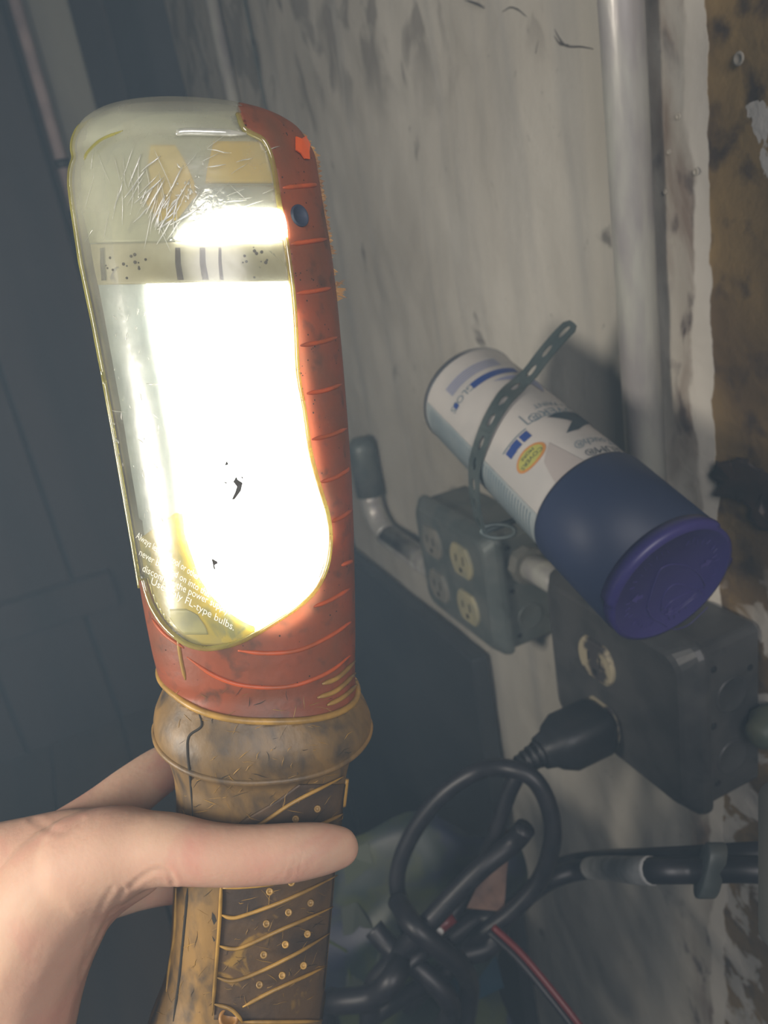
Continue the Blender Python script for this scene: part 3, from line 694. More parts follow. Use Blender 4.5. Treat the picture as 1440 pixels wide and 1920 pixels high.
# bag
def bag():
    t0 = z0+.10
    nx, nyy = 28, 34; V = []; F = []
    for s in (0, 1):
        for j in range(nyy+1):
            for i in range(nx+1):
                u, v = i/nx, j/nyy
                px = 585+u*375+30*math.sin(v*7); py = 1545+v*400+25*math.sin(u*9)
                bulge = .035*(4*u*(1-u)*4*v*(1-v))**.45*(1+.25*noise.noise(Vector((u*5, v*5, s))))
                V.append(P(px, py, t0)+FW*(bulge if s else -bulge)*.6)
    n_ = (nx+1)*(nyy+1)
    for s in (0, 1):
        for j in range(nyy):
            for i in range(nx):
                a = s*n_+j*(nx+1)+i; q = [a, a+1, a+nx+2, a+nx+1]; F.append(q if s else q[::-1])
    m = mat('printed bag', (.015, .026, .022), (.035, .045, .015), 26, .5, c3=(.010, .014, .035), s3=16, lo3=.5, hi3=.6, lo=.45, hi=.55)
    o_ = mk('plastic_bag', V, F, m); tag(o_, 'dark green and blue printed plastic bag behind the cable tangle', 'bag')
    bv = BVHTree.FromPolygons([Vector(v) for v in V], F)
    def onb(px, py):
        h_ = bv.ray_cast(CAM, ray(px, py).normalized()); return (h_[0] if h_[0] else P(px, py, t0-.01))-FW*.0008
    for pl, c in (([(640, 1700), (668, 1690), (720, 1770), (690, 1860), (650, 1850)], (.10, .12, .09)), ([(615, 1760), (650, 1780), (660, 1850), (622, 1880)], (.10, .14, .02)),
                  ([(820, 1835), (930, 1790), (945, 1850), (840, 1900)], (.01, .07, .13)), ([(610, 1850), (640, 1870), (620, 1910)], (.01, .13, .11)), ([(640, 1600), (690, 1580), (700, 1620), (650, 1660)], (.06, .09, .03))):
        mb = MB(); mb.add([onb(x, y) for x, y in pl], [list(range(len(pl)))]); mb.mk('bag_print', mat('bag ink', tuple(q*.4 for q in c), rough=.5), o_, smooth=False)
    v, f = text2d('XL', .1)
    mb = MB(); mb.add([onb(858+x*420, 1910-y*420-x*60)-FW*.0008 for x, y in v], f); mb.mk('lettering', mat('bag letters', (.28, .28, .36), rough=.4), o_, smooth=False)
bag()
# grey object at the right edge, green grommet
g = P(1501, 1660, .30)
V, F = lofted([[g+FW*d+u*RT*.9+v*UP for u, v in rrect(.0155, .066, .007, 5)] for d in (0, .02)])
mb = MB(); mb.add(V, F)
tag(mb.mk('metal_case', mat('grey case', (.09, .088, .075), rough=.5), bevel=.001), 'edge of a rounded grey case cut off by the right edge', 'case')
gy = onX(1432, 1372, WX-.012)
mb = MB(); mb.add(*lathe(X(WX, gy.y, gy.z), X(-1, 0, 0), [(0, .013), (.010, .013), (.013, .010), (.018, .008), (.020, .005), (.020, 0)], 24)); tag(mb.mk('cable_grommet', mat('green rubber', (.06, .075, .05), (.1, .1, .06), 50, .5)), 'dull green round grommet at the right edge', 'grommet')
# irregular dark brown patch on the wall at right, under the paint edge
def blob(pl, m, name, parent, x=WX, n_=12):
    V = []; base = [onX(px, py, x-.001) for px, py in pl]; c = sum(base, Vector())/len(base)
    base = catmull(base+[base[0]], n_)[:-1]
    rng = [base, [c+(p-c)*.9-X(.0008, 0, 0) for p in base], [c+(p-c)*.5-X(.0006, 0, 0) for p in base]]
    rng = [[p+X(0, .006*noise.noise(p*160), .006*noise.noise(p*160+X(5, 5, 5))) for p in r] for r in rng]
    V, F = lofted(rng); mb = MB(); mb.add(V, F); return mb.mk(name, m, parent)
blob([(1335, 880), (1380, 862), (1460, 900), (1470, 1000), (1420, 985), (1395, 940), (1350, 930)], mat('dark brown concrete', (.04, .022, .014), (.014, .01, .01), 30, .6), 'dark_patch', D.objects['wall_right'])

# ------------------------------------------------------------ the lamp
Rs = [(207, 455), (210, 480), (215, 502), (235, 545), (255, 566), (280, 583), (300, 594), (350, 602), (400, 610), (450, 619), (500, 627), (560, 634), (600, 638), (700, 647), (800, 655), (900, 662), (1000, 666), (1100, 668), (1200, 669),
      (1270, 668), (1295, 669), (1320, 684), (1345, 692), (1370, 690), (1395, 677), (1420, 662), (1450, 653), (1470, 650), (1550, 641), (1650, 630), (1800, 617), (1920, 606), (2000, 600), (2150, 590)]
Ls = [(207, 240), (210, 222), (215, 205), (235, 175), (255, 160), (280, 149), (300, 147), (314, 152), (330, 145), (360, 143), (400, 148), (500, 163), (600, 184), (700, 203), (800, 221), (900, 238), (1000, 255), (1100, 271), (1150, 280), (1200, 290),
      (1240, 300), (1262, 314), (1280, 306), (1300, 299), (1320, 298), (1350, 304), (1390, 318), (1430, 329), (1470, 333), (1550, 331), (1650, 327), (1750, 322), (1800, 316), (1840, 302), (1880, 285), (1920, 272), (1970, 262), (2050, 262), (2150, 280)]
def lin(tab, y):
    if y <= tab[0][0]: return tab[0][1]
    for (a, b), (c, d) in zip(tab, tab[1:]):
        if y <= c:
            return b+(d-b)*(y-a)/(c-a)
    return tab[-1][1]
def zc(y): return .240+(y-210)*.0000185
ys = [206.9+i*.5 for i in range(4)]+[209+i*1.2 for i in range(10)]+[221+i*2.5 for i in range(12)]+[251+i*4.5 for i in range(422)]
A = (P((lin(Ls, 1800)+lin(Rs, 1800))/2, 1800, zc(1800))-P((lin(Ls, 350)+lin(Rs, 350))/2, 350, zc(350))).normalized()
def sm(tab, y, w_=7):
    w_ = min(w_, max(.0, (y-207)*.4)); return (lin(tab, y-w_)+2*lin(tab, y)+lin(tab, y+w_))/4
SEG = 144; NX = 2.25
def collar(t):
    c_, s_ = math.cos(t), max(0, math.sin(t)); return 1262+28*c_+30*s_, 1345+15*c_+52*s_
def lamp_ring(y, k=1.0, kd=None):
    l, r = sm(Ls, y), sm(Rs, y); cx = (l+r)/2; yo = y; y = y if y >= 262 else 226+(y-207)*36/55; z = zc(y); c = P(cx, y, z); a = (r-l)/2*z/FPX
    fw = (CAM-c); fw = (fw-A*fw.dot(A)).normalized(); rt = A.cross(fw); 
    if rt.dot(RT) < 0: rt = -rt
    a *= .985
    b = a*.84
    amax = .0375
    out = []
    for i in range(SEG):
        t = 2*math.pi*i/SEG; cs, sn = math.cos(t), math.sin(t)
        cs = math.copysign(abs(cs)**(2/NX), cs); sn = math.copysign(abs(sn)**(2/NX), sn)
        fl_ = 1.0
        if 1200 < yo < 1600 and sn > 0:
            yu, yl = collar(t); u = (yo-yu)/(yl-yu)
            e = (u*u*(3-2*u) if 0 < u < 1 else max(0, 1-(u-1)*5) if u >= 1 else 0)
            fl_ += .10*e*sn**.6
        out.append(c+rt*a*k*cs*fl_+fw*b*(kd or k)*sn*fl_)
    return out
rings = [lamp_ring(y) for y in ys]
iring = {}
def inner_bvh(k):
    if k not in iring:
        V, F = lofted([lamp_ring(y, k) for y in ys[::2] if y < 1930 or True])
        iring[k] = BVHTree.FromPolygons(V, F)
    return iring[k]
def onlamp(px, py, k=1.0, off=0):
    b = inner_bvh(k); cx = (lin(Ls, py)+lin(Rs, py))/2
    for i in range(60):
        r = ray(px, py).normalized(); h_ = b.ray_cast(CAM, r)
        if h_[0]:
            n_ = h_[1]; 
            if n_.dot(r) > 0: n_ = -n_
            return h_[0]+n_*off
        px += (cx-px)*.03; py += (1 if py < 300 else -1)*.3
    return P(px, py, zc(py))
contour = [(452, 190), (446, 214), (456, 240), (470, 250), (492, 262), (505, 285), (514, 320), (523, 380), (534, 440), (543, 500), (550, 560), (554, 620), (558, 700), (570, 770), (580, 840), (592, 890), (604, 930), (614, 965), (619, 1000), (617, 1040),
           (608, 1075), (590, 1108), (562, 1135), (525, 1160), (485, 1185), (450, 1203), (420, 1212), (385, 1216), (352, 1208), (325, 1190), (303, 1167), (286, 1140), (276, 1115), (268, 1085)]
poly = contour+[(100, 1085), (60, 0), (446, 0)]
def inpoly(x, y, pl):
    c = False; j = len(pl)-1
    for i in range(len(pl)):
        xi, yi = pl[i]; xj, yj = pl[j]
        if (yi > y) != (yj > y) and x < (xj-xi)*(y-yi)/(yj-yi)+xi: c = not c
        j = i
    return c
lampT = thing('work_lamp', 'lit handheld work lamp with clear lens, orange head and grimy yellow handle', 'lamp', tuple(P(450, 2100, zc(2100))))
VV = [p for r in rings for p in r]; n_r = len(rings)
fh = {'lens': [], 'head': [], 'handle': []}
for i in range(n_r-1):
    for k in range(SEG):
        q = [i*SEG+k, i*SEG+(k+1) % SEG, (i+1)*SEG+(k+1) % SEG, (i+1)*SEG+k]
        c = (VV[q[0]]+VV[q[2]])/2; x, y, _ = proj(c); ang = 360*(k+.5)/SEG
        front = ang < 183
        ysec = ys[i]
        if ((front or ysec < 250) and inpoly(x, y, poly)) or (183 <= ang <= 206 and ysec < 1075): fh['lens'].append(q)
        elif ysec < collar(2*math.pi*(k+.5)/SEG)[0]+6: fh['head'].append(q)
        else: fh['handle'].append(q)
def rings_idx(f): b = f[0]//SEG*SEG; return range(b, b+SEG)
# cap the top
cidx = len(VV); VV.append((sum(rings[0], Vector())/SEG)-A*.0001)
for k in range(SEG):
    q = [(k+1) % SEG, k, cidx]; ang = 360*(k+.5)/SEG
    (fh['lens'] if inpoly(*proj((VV[q[0]]+VV[cidx])/2)[:2], poly) else fh['head']).append(q)
# bring the shared border onto the contour so that it runs clean
cset = catmull([Vector((x, y, 0)) for x, y in contour], 10)
sh = set(i for f in fh['lens'] for i in f) & set(i for f in fh['head'] for i in f)
for i in sh:
    if i == cidx or (i % SEG) > SEG*.52: continue
    x, y, _ = proj(VV[i]); q = min(cset, key=lambda c_: (c_.x-x)**2+(c_.y-y)**2)
    if math.hypot(q.x-x, q.y-y) < 9 and q.y > 215: VV[i] = onlamp(q.x, q.y)
t_ = fh['head'][len(fh['head'])//2]; c_ = sum((VV[j] for j in rings_idx(t_)), Vector())/SEG
fl = (VV[t_[1]]-VV[t_[0]]).cross(VV[t_[2]]-VV[t_[0]]).dot(VV[t_[0]]-c_) < 0
def sub(faces, name, m, **kw):
    idx = {}; V = []; F = []
    for f in faces:
        g_ = []
        for i in f:
            if i not in idx: idx[i] = len(V); V.append(VV[i])
            g_.append(idx[i])
        F.append(g_)
    if fl: F = [f[::-1] for f in F]
    return mk(name, V, F, m, lampT, **kw)
lens = sub(fh['lens'], 'lens', M['lens'], thick=.0012)
head = sub(fh['head'], 'housing', M['orange'], thick=.0016)
handle = sub(fh['handle'], 'handle', M['grime'], thick=.0020)
def line(pl, r, m, name, parent, k=1.0, off=0, sm_=6, seg=8, taper=True):
    pts = catmull([Vector((x, y, 0)) for x, y in pl], 4)
    q = [onlamp(p.x, p.y, k, off) for p in pts]
    mb = MB(); mb.add(*tube(q, (lambda u: r*min(1, .35+4*min(u, 1-u))) if taper else r, seg, 2)); return mb.mk(name, m, parent)
line([p for p in contour[1:]], .0008, M['rim'], 'lens_rim', lens, taper=False)
# left silhouette edge of the lens shell
pts = []
for y in range(230, 1090, 12):
    rg = lamp_ring(y, 1.0); pts.append(min(rg, key=lambda p: proj(p)[0]))
mb = MB(); mb.add(*tube(pts, .0007, 8, 2)); mb.mk('lens_rim', M['rim'], lens)
# step near the top of the lens, seam
line([(330, 252), (345, 247), (400, 248), (462, 251)], .0009, M['scratch'], 'lens_step', lens)
line([(158, 300), (165, 285), (190, 262), (230, 245)], .0004, M['rim'], 'lens_step', lens)

# --- interior
def patch(rows, k, m, name, parent=lampT, nu=22, step=6, thick=.0012, bulge=0, off=0, smooth=True):
    L_ = [(r[0], r[1]) for r in rows]; R2 = [(r[0], r[2]) for r in rows]
    y0, y1 = rows[0][0], rows[-1][0]; nv = max(2, int((y1-y0)/step)); V = []; F = []
    for j in range(nv+1):
        y = y0+(y1-y0)*j/nv; xl, xr = lin(L_, y), lin(R2, y)
        for i in range(nu+1):
            u = i/nu; px = xl+(xr-xl)*u; py = y + (rows[0][3]*(u-.5) if len(rows[0]) > 3 else 0)
            bb = bulge*math.sqrt(max(0, 4*u*(1-u)))*min(1, 8*(j/nv)*(1-j/nv)+.15)
            V.append(onlamp(px, py, k, off+bb))
    for j in range(nv):
        for i in range(nu):
            a = j*(nu+1)+i; F.append([a, a+1, a+nu+2, a+nu+1])
    return mk(name, V, F, m, parent, thick=thick, offset=0, smooth=smooth)
refl = patch([(455, 172, 556), (600, 200, 566), (800, 236, 590), (900, 252, 606), (960, 262, 616), (1040, 272, 622), (1100, 282, 604), (1150, 310, 560), (1190, 345, 480), (1205, 370, 440)], .90, M['silver'], 'reflector', thick=.001)
bulb = patch([(533, 279, 552), (545, 281, 554), (600, 286, 560), (650, 294, 566), (750, 312, 576), (850, 330, 590), (900, 336, 598), (950, 340, 612), (1000, 344, 618), (1040, 358, 614), (1080, 372, 600), (1115, 395, 590), (1145, 425, 575), (1165, 450, 548), (1180, 472, 522)], .90, M['bulb'], 'fluorescent_bulb', off=.0008, bulge=.0018, thick=.0008)
patch([(402, 435, 518), (412, 405, 522), (425, 375, 526), (436, 345, 528), (452, 332, 530)], .90, M['bulb'], 'bulb_end', off=.0022, bulge=.0012, thick=.002)
patch([(455, 176, 548, -6), (470, 178, 549), (500, 183, 551), (531, 190, 553)], .925, M['cream'], 'socket_band', off=.0004, step=4)
patch([(212, 215, 455), (225, 180, 462), (250, 160, 490), (300, 156, 512), (340, 156, 522), (400, 160, 534), (456, 172, 548)], .91, M['beige'], 'lamp_end_cap')
patch([(268, 400, 500), (290, 395, 506), (320, 388, 514), (345, 385, 518)], .92, M['amber'], 'yellow_insert', off=.0004)
patch([(275, 285, 330), (310, 280, 350), (345, 285, 365), (380, 275, 372), (415, 300, 355)], .92, M['amber'], 'yellow_insert', off=.0005)
patch([(350, 385, 522), (380, 360, 526), (420, 330, 533), (454, 318, 540)], .92, M['foil'], 'foil_reflector', off=.0006)
patch([(962, 330, 345), (985, 300, 352), (1010, 266, 356), (1060, 274, 376), (1100, 282, 404), (1140, 296, 442), (1175, 325, 480), (1200, 355, 470), (1208, 375, 420)], .925, M['yellow'], 'lower_insert', off=.0003)
patch([(1140, 320, 350), (1150, 318, 372), (1175, 335, 388), (1188, 350, 392)], .93, mat('olive residue', (.25, .24, .12), (.4, .36, .14), 90, .5), 'residue', off=.0004)
# bright strip of reflector inside the bottom right
patch([(1015, 604, 616), (1050, 598, 612), (1080, 586, 602), (1100, 576, 588)], .925, M['silver'], 'reflector_lip', off=.0005)
for (x, w_) in ((198, 5), (335, 9), (380, 10), (412, 5)):
    patch([(466, x-w_/2, x+w_/2), (495, x-w_/2, x+w_/2+1), (526, x, x+w_+2)], .93, M['smudge'], 'band_smudge', off=.0012, nu=3, thick=.0002)
random.seed(3)
mb = MB()
for _ in range(26):
    x, y = (random.gauss(470, 14), random.gauss(485, 12)) if random.random() < .6 else (random.gauss(235, 20), random.gauss(495, 15))
    y = max(466, min(522, y)); mb.add(*lathe(onlamp(x, y, .93, .0014), (CAM-P(x, y, .24)).normalized(), [(0, random.uniform(.0002, .0005)), (.0001, 0)], 7))
mb.mk('dirt_speck', M['smudge'], lampT)['kind'] = 'stuff'
# flecks of dirt on the lens
for pl in ([(443, 893), (446, 899), (455, 905), (452, 920), (440, 936), (434, 937), (441, 922), (444, 912), (437, 903)], [(424, 860), (429, 871), (421, 873), (424, 866)], [(418, 903), (428, 904), (424, 907)],
           [(397, 1046), (408, 1052), (409, 1056), (403, 1059), (405, 1068), (401, 1065), (399, 1054)], [(452, 893), (456, 894), (454, 902)], [(523, 1010), (526, 1008), (522, 1013)]):
    V = [onlamp(x, y, 1.0, .0004) for x, y in pl]
    mk('dirt_fleck', V, [list(range(len(V)))], M['smudge'], lens, smooth=False, thick=.0002)
# scratches
random.seed(11)
mb = MB()
def scratch(x, y, a, l, r):
    p = [onlamp(x+math.cos(a)*l*u+random.uniform(-1, 1), y+math.sin(a)*l*u+random.uniform(-1, 1), 1.0, .0002) for u in (0, .35, .7, 1)]
    mb.add(*tube(p, lambda u: r*(.3+.7*math.sin(math.pi*u)), 5, 2))
for _ in range(34): scratch(random.gauss(290, 32), random.gauss(405, 34), random.gauss(-1.0, .22)+math.pi*0, random.uniform(20, 75), random.uniform(.00010, .00028))
for _ in range(26): scratch(random.uniform(170, 330), random.uniform(270, 440), random.gauss(1.5, .3), random.uniform(20, 90), random.uniform(.00005, .00012))
for _ in range(22): scratch(random.uniform(330, 510), random.uniform(270, 440), random.gauss(-.5, .4), random.uniform(10, 50), random.uniform(.00006, .00018))
for _ in range(40): scratch(random.uniform(200, 310), random.uniform(560, 980), random.gauss(1.4, .4), random.uniform(4, 16), random.uniform(.00008, .0002))
for _ in range(26): scratch(random.uniform(330, 385), random.uniform(290, 450), random.uniform(0, 3), random.uniform(3, 12), random.uniform(.00015, .0003))
scratch(275, 720, .05, 45, .0003); scratch(205, 770, .1, 30, .0001)
sc1 = mb.mk('scratch', M['scratch'], lens); sc1['kind'] = 'stuff'
# raised warning text on the lens
for txt, x0, y0, x1, y1, sz in (('Always let lamp cool or other', 256, 1008, 372, 1088, 17), ('never be rated on into this', 262, 1040, 392, 1120, 17), ('disconnect the power supply.', 268, 1070, 430, 1152, 18), ('Use only FL-type bulbs.', 284, 1094, 438, 1182, 18)):
    v, f = text2d(txt, 1); w0 = min(x for x, y in v); w1 = max(x for x, y in v)
    dx, dy = x1-x0, y1-y0; L_ = math.hypot(dx, dy); ux, uy = dx/L_, dy/L_; sx_ = L_/(w1-w0)
    mb = MB(); mb.add([onlamp(x0+(x-w0)*sx_*ux+y*sz*uy*.6, y0+(x-w0)*sx_*uy-y*sz, 1.0, .0003) for x, y in v], f)
    mb.mk('embossed_text', M['emboss'], lens, smooth=False)
# --- ribs and marks on the orange head
for pl in ([(530, 352), (565, 349), (600, 346)], [(545, 458), (580, 453), (615, 448)], [(556, 550), (590, 546), (622, 540)], [(563, 648), (600, 642), (634, 632)], [(575, 738), (610, 732), (642, 720)], [(585, 824), (620, 816), (651, 803)],
           [(601, 904), (630, 895), (660, 876)], [(622, 978), (640, 970), (660, 956)], [(640, 1060), (665, 1050)], [(588, 1138), (620, 1125), (657, 1103)], [(446, 1220), (500, 1225), (561, 1219), (620, 1192), (666, 1160)],
           [(350, 1232), (402, 1267), (460, 1286), (543, 1287), (615, 1261), (665, 1222)]):
    line(pl, .0007, M['rib'], 'rib', head, off=-.0001)
for pl in ([(603, 1282), (632, 1270), (664, 1240)], [(594, 1308), (630, 1294), (665, 1262)], [(612, 1322), (640, 1308), (668, 1284)]):
    line(pl, .0008, M['yrib'], 'rib', head, off=.0003)
line([(285, 1160), (310, 1190), (345, 1215)], .0006, M['rib'], 'rib', head)
def ringcurve(fn, rad, m, name, off=.0):
    pts = []
    for i in range(0, SEG, 2):
        t = 2*math.pi*i/SEG; rg = lamp_ring(fn(t)); c_ = sum(rg, Vector())/SEG; pts.append(rg[i]+(rg[i]-c_).normalized()*off)
    pts.append(pts[0]); mb = MB(); mb.add(*tube(pts, rad, 8, 2)); return mb.mk(name, m, handle)
ringcurve(lambda t: collar(t)[0]+6, .0011, M['yrib'], 'collar_ridge')
ringcurve(lambda t: collar(t)[1], .0010, M['grime'], 'guard_lip')
line([(333, 1196), (340, 1240), (348, 1275)], .0006, M['yrib'], 'seam', head)
line([(372, 1335), (378, 1361), (355, 1380), (352, 1410), (357, 1462), (362, 1537)], .0004, M['groove'], 'seam', handle)
line([(352, 1665), (349, 1706), (336, 1837), (325, 1915)], .0005, M['groove'], 'seam', handle)
line([(330, 1665), (328, 1750), (320, 1800), (312, 1860)], .0006, M['yrib'], 'rib', handle)
patch([(1470, 560, 645), (1500, 520, 641), (1540, 450, 638), (1600, 425, 632), (1660, 418, 627), (1760, 413, 618), (1850, 405, 610), (1910, 402, 602)], 1.0, M['pad'], 'grip_pad', handle, off=.0003, thick=.0006)
for pl in ([(417, 1640), (415, 1700), (411, 1762), (405, 1840), (400, 1900)], [(415, 1711), (435, 1717), (460, 1712), (535, 1684), (627, 1640)], [(411, 1769), (435, 1775), (460, 1770), (531, 1737), (619, 1699)], [(407, 1828), (437, 1835), (482, 1820), (550, 1786), (613, 1748)],
           [(455, 1884), (512, 1853), (604, 1811)], [(402, 1878), (430, 1886), (446, 1900), (455, 1915)], [(455, 1912), (520, 1912), (599, 1912)], [(440, 1560), (486, 1543), (550, 1500), (640, 1453)], [(417, 1662), (500, 1655), (560, 1640)], [(560, 1560), (600, 1542), (637, 1525)]):
    line(pl, .0006, M['yrib'], 'rib', handle, off=.0010)
for x, y in ((552, 1532), (591, 1513), (505, 1667), (544, 1650), (584, 1633), (499, 1727), (539, 1706), (578, 1689), (494, 1785), (533, 1766), (572, 1747), (486, 1841), (527, 1824), (565, 1806)):
    c = onlamp(x, y, 1.0, .0013); n_ = (CAM-c).normalized()
    mb = MB(); mb.add(*lathe(c, n_, [(0, .0011), (.0003, .0010), (.0003, .0006), (0, .0005), (.0001, 0)], 14)); mb.mk('grip_dimple', M['yrib'], handle)
c = onlamp(430, 1905, 1.0, .0008); mb = MB(); mb.add(*lathe(c, (CAM-c).normalized(), [(0, .0032), (.0008, .0028), (.0008, .0022), (0, .002), (0, 0)], 20)); mb.mk('screw_recess', mat('amber recess', (.28, .13, .02), rough=.5), handle)
for pl in ([(401, 1706), (406, 1712), (409, 1722), (404, 1730), (400, 1718)], [(400, 1750), (406, 1758), (404, 1762)]):
    V = [onlamp(x, y, 1.0, .0012) for x, y in pl]; mk('hole_mark', V, [list(range(len(V)))], M['groove'], handle, smooth=False)
c = onlamp(561, 405, 1.0, 0); n_ = (onlamp(561, 405, 1.0, .01)-c).normalized()
mb = MB(); mb.add(*lathe(c, n_, [(-.001, .0031), (.0006, .0031), (.0008, .0028), (.0003, .0025), (.0001, 0)], 24)); mb.mk('screw_plug', mat('blue black plug', (.03, .04, .07), rough=.6), head)
V = [onlamp(x, y, 1.0, .0004) for x, y in ((552, 258), (562, 262), (576, 257), (578, 272), (576, 286), (577, 300), (568, 299), (562, 290), (552, 283))]
mk('worn_patch', V, [list(range(len(V)))], M['orange_bright'], head, smooth=False, thick=.0004)
# frayed moulding flash along the right side of the head
random.seed(5); mb = MB()
edge_ = []
for i in range(230):
    u = i/229
    y = 222+u*340; dens = .9 if y < 480 else .3
    if random.random() > dens: continue
    rg = lamp_ring(y); p = max(rg, key=lambda q: proj(q)[0]); out = (p-(sum(rg, Vector())/SEG)).normalized()
    l_ = random.uniform(.0001, .0013)*(1.6 if random.random() < .12 else 1); w2 = random.uniform(.0004, .0013)
    jt = Vector((random.uniform(-1, 1), random.uniform(-1, 1), random.uniform(-1, 1)))*.0008
    b0 = p-out*.0008+FW*-.0006; mb.add([b0-A*w2, b0+A*w2, b0-FW*w2, b0+out*(l_+.0008)+jt, b0+out*l_*.7-A*w2*.6+jt], [[0, 1, 3], [1, 2, 3], [2, 0, 4], [0, 3, 4], [2, 4, 3]])
for i in range(26):
    p = onlamp(610, 550, 1.0, 0); rg = lamp_ring(555); p = max(rg, key=lambda q: proj(q)[0]); p = p+A*random.gauss(0, .0014)
    e = RT*random.uniform(.001, .004)+A*random.gauss(0, .0012); mb.add([p-A*.0004, p+A*.0004, p-FW*.0004, p+e], [[0, 1, 3], [1, 2, 3], [2, 0, 3]])
fz = mb.mk('frayed_edge', mat('frayed dirty yellow', (.42, .24, .09), (.25, .14, .07), 200, .8), head, smooth=False); fz['kind'] = 'stuff'
# bright spine seen on the right side of the head and the handle side ridge
rg = [max(lamp_ring(y), key=lambda q: proj(q)[0]) for y in range(1470, 1530, 10)]
mb = MB(); mb.add(*tube(rg, .0012, 8, 2)); mb.mk('side_ridge', M['yrib'], handle)

# scuffs on the handle
random.seed(21)
for m_, nm, nn in ((M['yrib'], 'pale_scuff', 150), (M['groove'], 'dark_scuff', 60)):
    mb = MB()
    for _ in range(nn):
        y = random.choice((random.uniform(1300, 1540), random.uniform(1660, 1900))); xl, xr = lin(Ls, y)+12, lin(Rs, y)-12
        x = random.uniform(xl, xr); a_ = random.gauss(-.6, .7); l_ = random.uniform(5, 34)
        p = [onlamp(x+math.cos(a_)*l_*u+random.uniform(-1.5, 1.5), y+math.sin(a_)*l_*u+random.uniform(-1.5, 1.5), 1.0, .0001 if not (x > 415 and y > 1500) else .0007) for u in (0, .3, .6, 1)]
        rr_ = random.uniform(.00004, .00013); mb.add(*tube(p, lambda u: rr_*(.2+.8*math.sin(math.pi*u)), 5, 2))
    q_ = mb.mk(nm, m_, handle); q_['kind'] = 'stuff'
# specks of grime on the orange head
mb = MB()
for _ in range(130):
    y = random.uniform(230, 1300); xr = lin(Rs, y)-6; xl = xr-85 if y < 1160 else lin(Ls, y)+15
    if y > 1160 and inpoly(xl, y, poly): continue
    x = random.uniform(max(xl, 0), xr)
    if inpoly(x, y, poly): continue
    c = onlamp(x, y, 1.0, .0001); n_ = (onlamp(x, y, 1.0, .01)-c).normalized()
    mb.add(*lathe(c, n_, [(0, random.uniform(.00008, .0003)), (.00006, 0)], 6))
mb.mk('grime_speck', M['groove'], head)['kind'] = 'stuff'

# ------------------------------------------------------------ hand
chains = [
    # wrist and palm
    [(-150, 2150, .262, 24), (-30, 2080, .258, 22.5), (0, 1990, .256, 22), (22, 1900, .254, 20.5), (45, 1800, .253, 20.5), (80, 1722, .252, 20), (130, 1650, .250, 18), (190, 1612, .247, 15.2)],
    [(-160, 1980, .275, 26), (-110, 1850, .268, 28), (-60, 1745, .264, 26), (-20, 1690, .266, 22.5), (60, 1645, .264, 18), (130, 1612, .262, 15)],
    # thumb
    [(165, 1620, .246, 16), (215, 1600, .243, 14), (265, 1593, .240, 11.4), (320, 1592, .2370, 10.3), (380, 1600, .2338, 9.2), (440, 1604, .2318, 8.7), (500, 1602, .2310, 8.4), (550, 1598, .2312, 8.2), (600, 1592, .2325, 7.4), (636, 1589, .2345, 6.0)],
    # index behind the lamp
    [(60, 1640, .268, 15), (140, 1572, .272, 11.5), (195, 1528, .279, 10.2), (250, 1482, .287, 9.4), (310, 1440, .296, 8.7), (370, 1418, .302, 8.2), (440, 1408, .3045, 8), (520, 1412, .302, 7.5), (580, 1420, .297, 7)],
    # middle
    [(40, 1700, .272, 15), (130, 1680, .276, 11), (200, 1672, .281, 9.5), (260, 1660, .288, 8.6), (320, 1652, .2945, 8.2), (400, 1650, .2985, 8), (480, 1655, .298, 7.6), (550, 1662, .293, 7)],
    # ring and little fingers tucked behind
    [(30, 1730, .278, 14), (120, 1700, .290, 10), (200, 1650, .305, 8.4), (280, 1620, .3145, 7.8), (360, 1612, .3155, 7.5), (440, 1618, .314, 7)],
    [(10, 1760, .282, 13), (100, 1730, .292, 8.5), (170, 1690, .302, 7.4), (230, 1640, .313, 6.8), (290, 1585, .318, 6.4), (350, 1565, .318, 6)],
    # web between thumb and palm
    [(150, 1700, .258, 11), (200, 1660, .255, 10), (260, 1628, .247, 8.5)],
    # back of the hand tendon
    [(-60, 1625, .262, 12), (40, 1605, .262, 12), (120, 1580, .262, 10.5), (175, 1572, .258, 9.5)],
]
def hand_mesh():
    mb = MB()
    def ball(c, r, q=16):
        prof = [(-r*math.cos(math.pi*i/12), r*math.sin(math.pi*i/12)) for i in range(13)]
        mb.add(*lathe(c, X(0, 0, 1), prof, q))
    for ch in chains:
        pts = catmull([Vector((x, y, z*1000)) for x, y, z, r in ch], 5); rr = catmull([Vector((r, 0, 0)) for *_, r in ch], 5)
        W_ = [P(p.x, p.y, p.z/1000) for p in pts]; R_ = [r.x/1000 for r in rr]
        for i in range(len(W_)-1):
            n_ = max(1, int((W_[i+1]-W_[i]).length/.0016))
            for k in range(n_): u = k/n_; ball(W_[i].lerp(W_[i+1], u), R_[i]+(R_[i+1]-R_[i])*u)
        ball(W_[-1], R_[-1])
    me = D.meshes.new('h'); me.from_pydata(mb.v, [], mb.f); o_ = D.objects.new('h', me); COL.objects.link(o_)
    m = o_.modifiers.new('r', 'REMESH'); m.mode = 'VOXEL'; m.voxel_size = .00095
    s = o_.modifiers.new('s', 'SMOOTH'); s.iterations = 14; s.factor = .6
    dg = bpy.context.evaluated_depsgraph_get(); res = D.meshes.new_from_object(o_.evaluated_get(dg)); D.objects.remove(o_)
    return res
hm = hand_mesh()
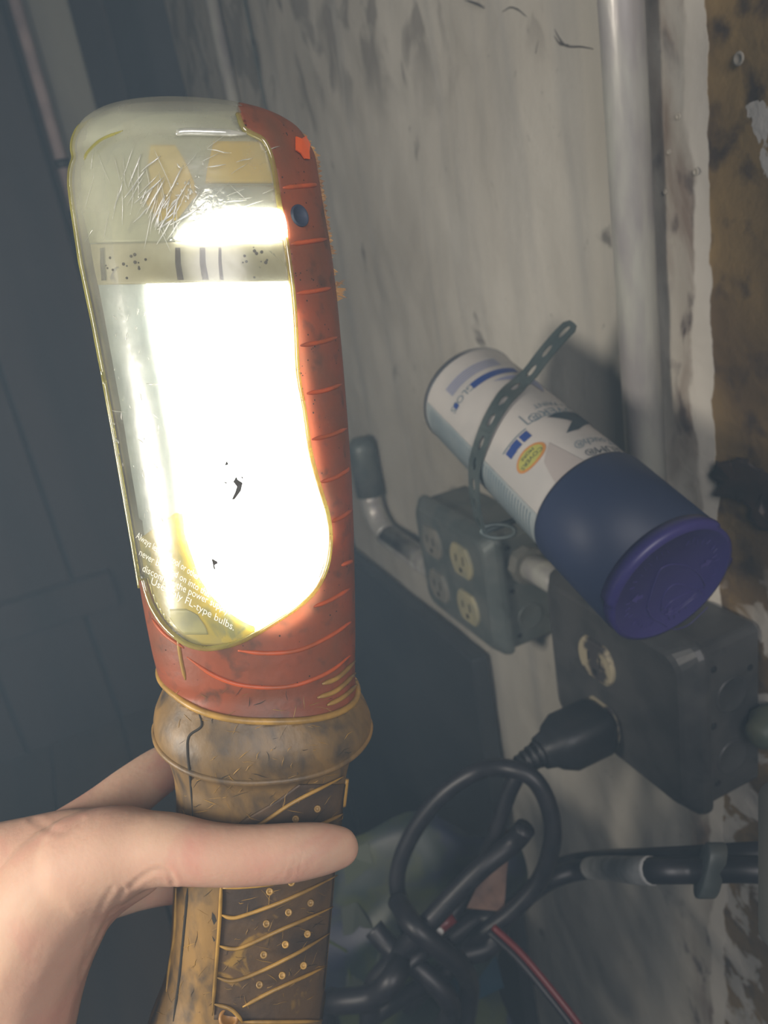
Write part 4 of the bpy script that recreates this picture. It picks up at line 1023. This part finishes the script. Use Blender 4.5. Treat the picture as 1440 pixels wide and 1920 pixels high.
creases = [([(552, 1612), (546, 1635), (540, 1650)], 2.4, .18), ([(566, 1606), (560, 1630), (556, 1648)], 2.2, .15), ([(536, 1618), (531, 1640)], 2, .12),
           ([(325, 1655), (315, 1635), (290, 1632), (265, 1645), (245, 1662)], 5, .4), ([(232, 1668), (215, 1700), (190, 1745), (165, 1800)], 5, .3), ([(210, 1665), (190, 1700), (165, 1770), (150, 1840)], 5, .25),
           ([(60, 1535), (110, 1560), (150, 1540)], 7, .25), ([(300, 1562), (296, 1580)], 3, .12)]
segs = []
for pl, wd, dp in creases:
    q = catmull([Vector((x, y, 0)) for x, y in pl], 6)
    segs.append((q, wd, dp/1000, (min(p.x for p in q)-20, max(p.x for p in q)+20, min(p.y for p in q)-20, max(p.y for p in q)+20)))
for v in hm.vertices:
    p = v.co; x, y, t = proj(p)
    if t > .262: continue
    nrm = v.normal
    if nrm.dot(FW) > .2: continue
    for q, wd, dp, bb in segs:
        if bb[0] < x < bb[1] and bb[2] < y < bb[3]:
            d = min(math.hypot(x-a.x, y-a.y) for a in q)
            if d < wd*3: v.co = v.co-nrm*dp*math.exp(-(d/wd)**2)+nrm*dp*.35*math.exp(-((d-wd*2)/wd)**2)
ho = P(60, 1800, .26)
hand = D.objects.new('hand', hm); COL.objects.link(hand)
for v in hm.vertices: v.co -= ho
hand.location = ho; hm.materials.clear(); hm.materials.append(M['skin']); hm.polygons.foreach_set('use_smooth', [True]*len(hm.polygons))
tag(hand, 'bare hand gripping the lamp handle, thumb across the front', 'hand')

# ------------------------------------------------------------ scatter volume added to stand in for lens glare
hv = D.materials.new('glare scatter'); hv.use_nodes = True; n = hv.node_tree.nodes; n.remove(n['Principled BSDF'])
vs = n.new('ShaderNodeVolumeScatter'); vs.inputs['Color'].default_value = (.55, .78, 1, 1); vs.inputs['Density'].default_value = .19; vs.inputs['Anisotropy'].default_value = .0
hv.node_tree.links.new(vs.outputs[0], n['Material Output'].inputs['Volume'])
V, F = box(X(-.75, -.45, .95), X(1.062, 0, 0), X(0, 1.72, 0), X(0, 0, 1.1))
hz = mk('glare_haze', V, F, hv, smooth=False); tag(hz, 'faint bluish scatter volume added for the lens glare around the lit lamp', 'haze', kind='stuff')
for o_ in D.objects:
    if '_o' in o_: del o_['_o']
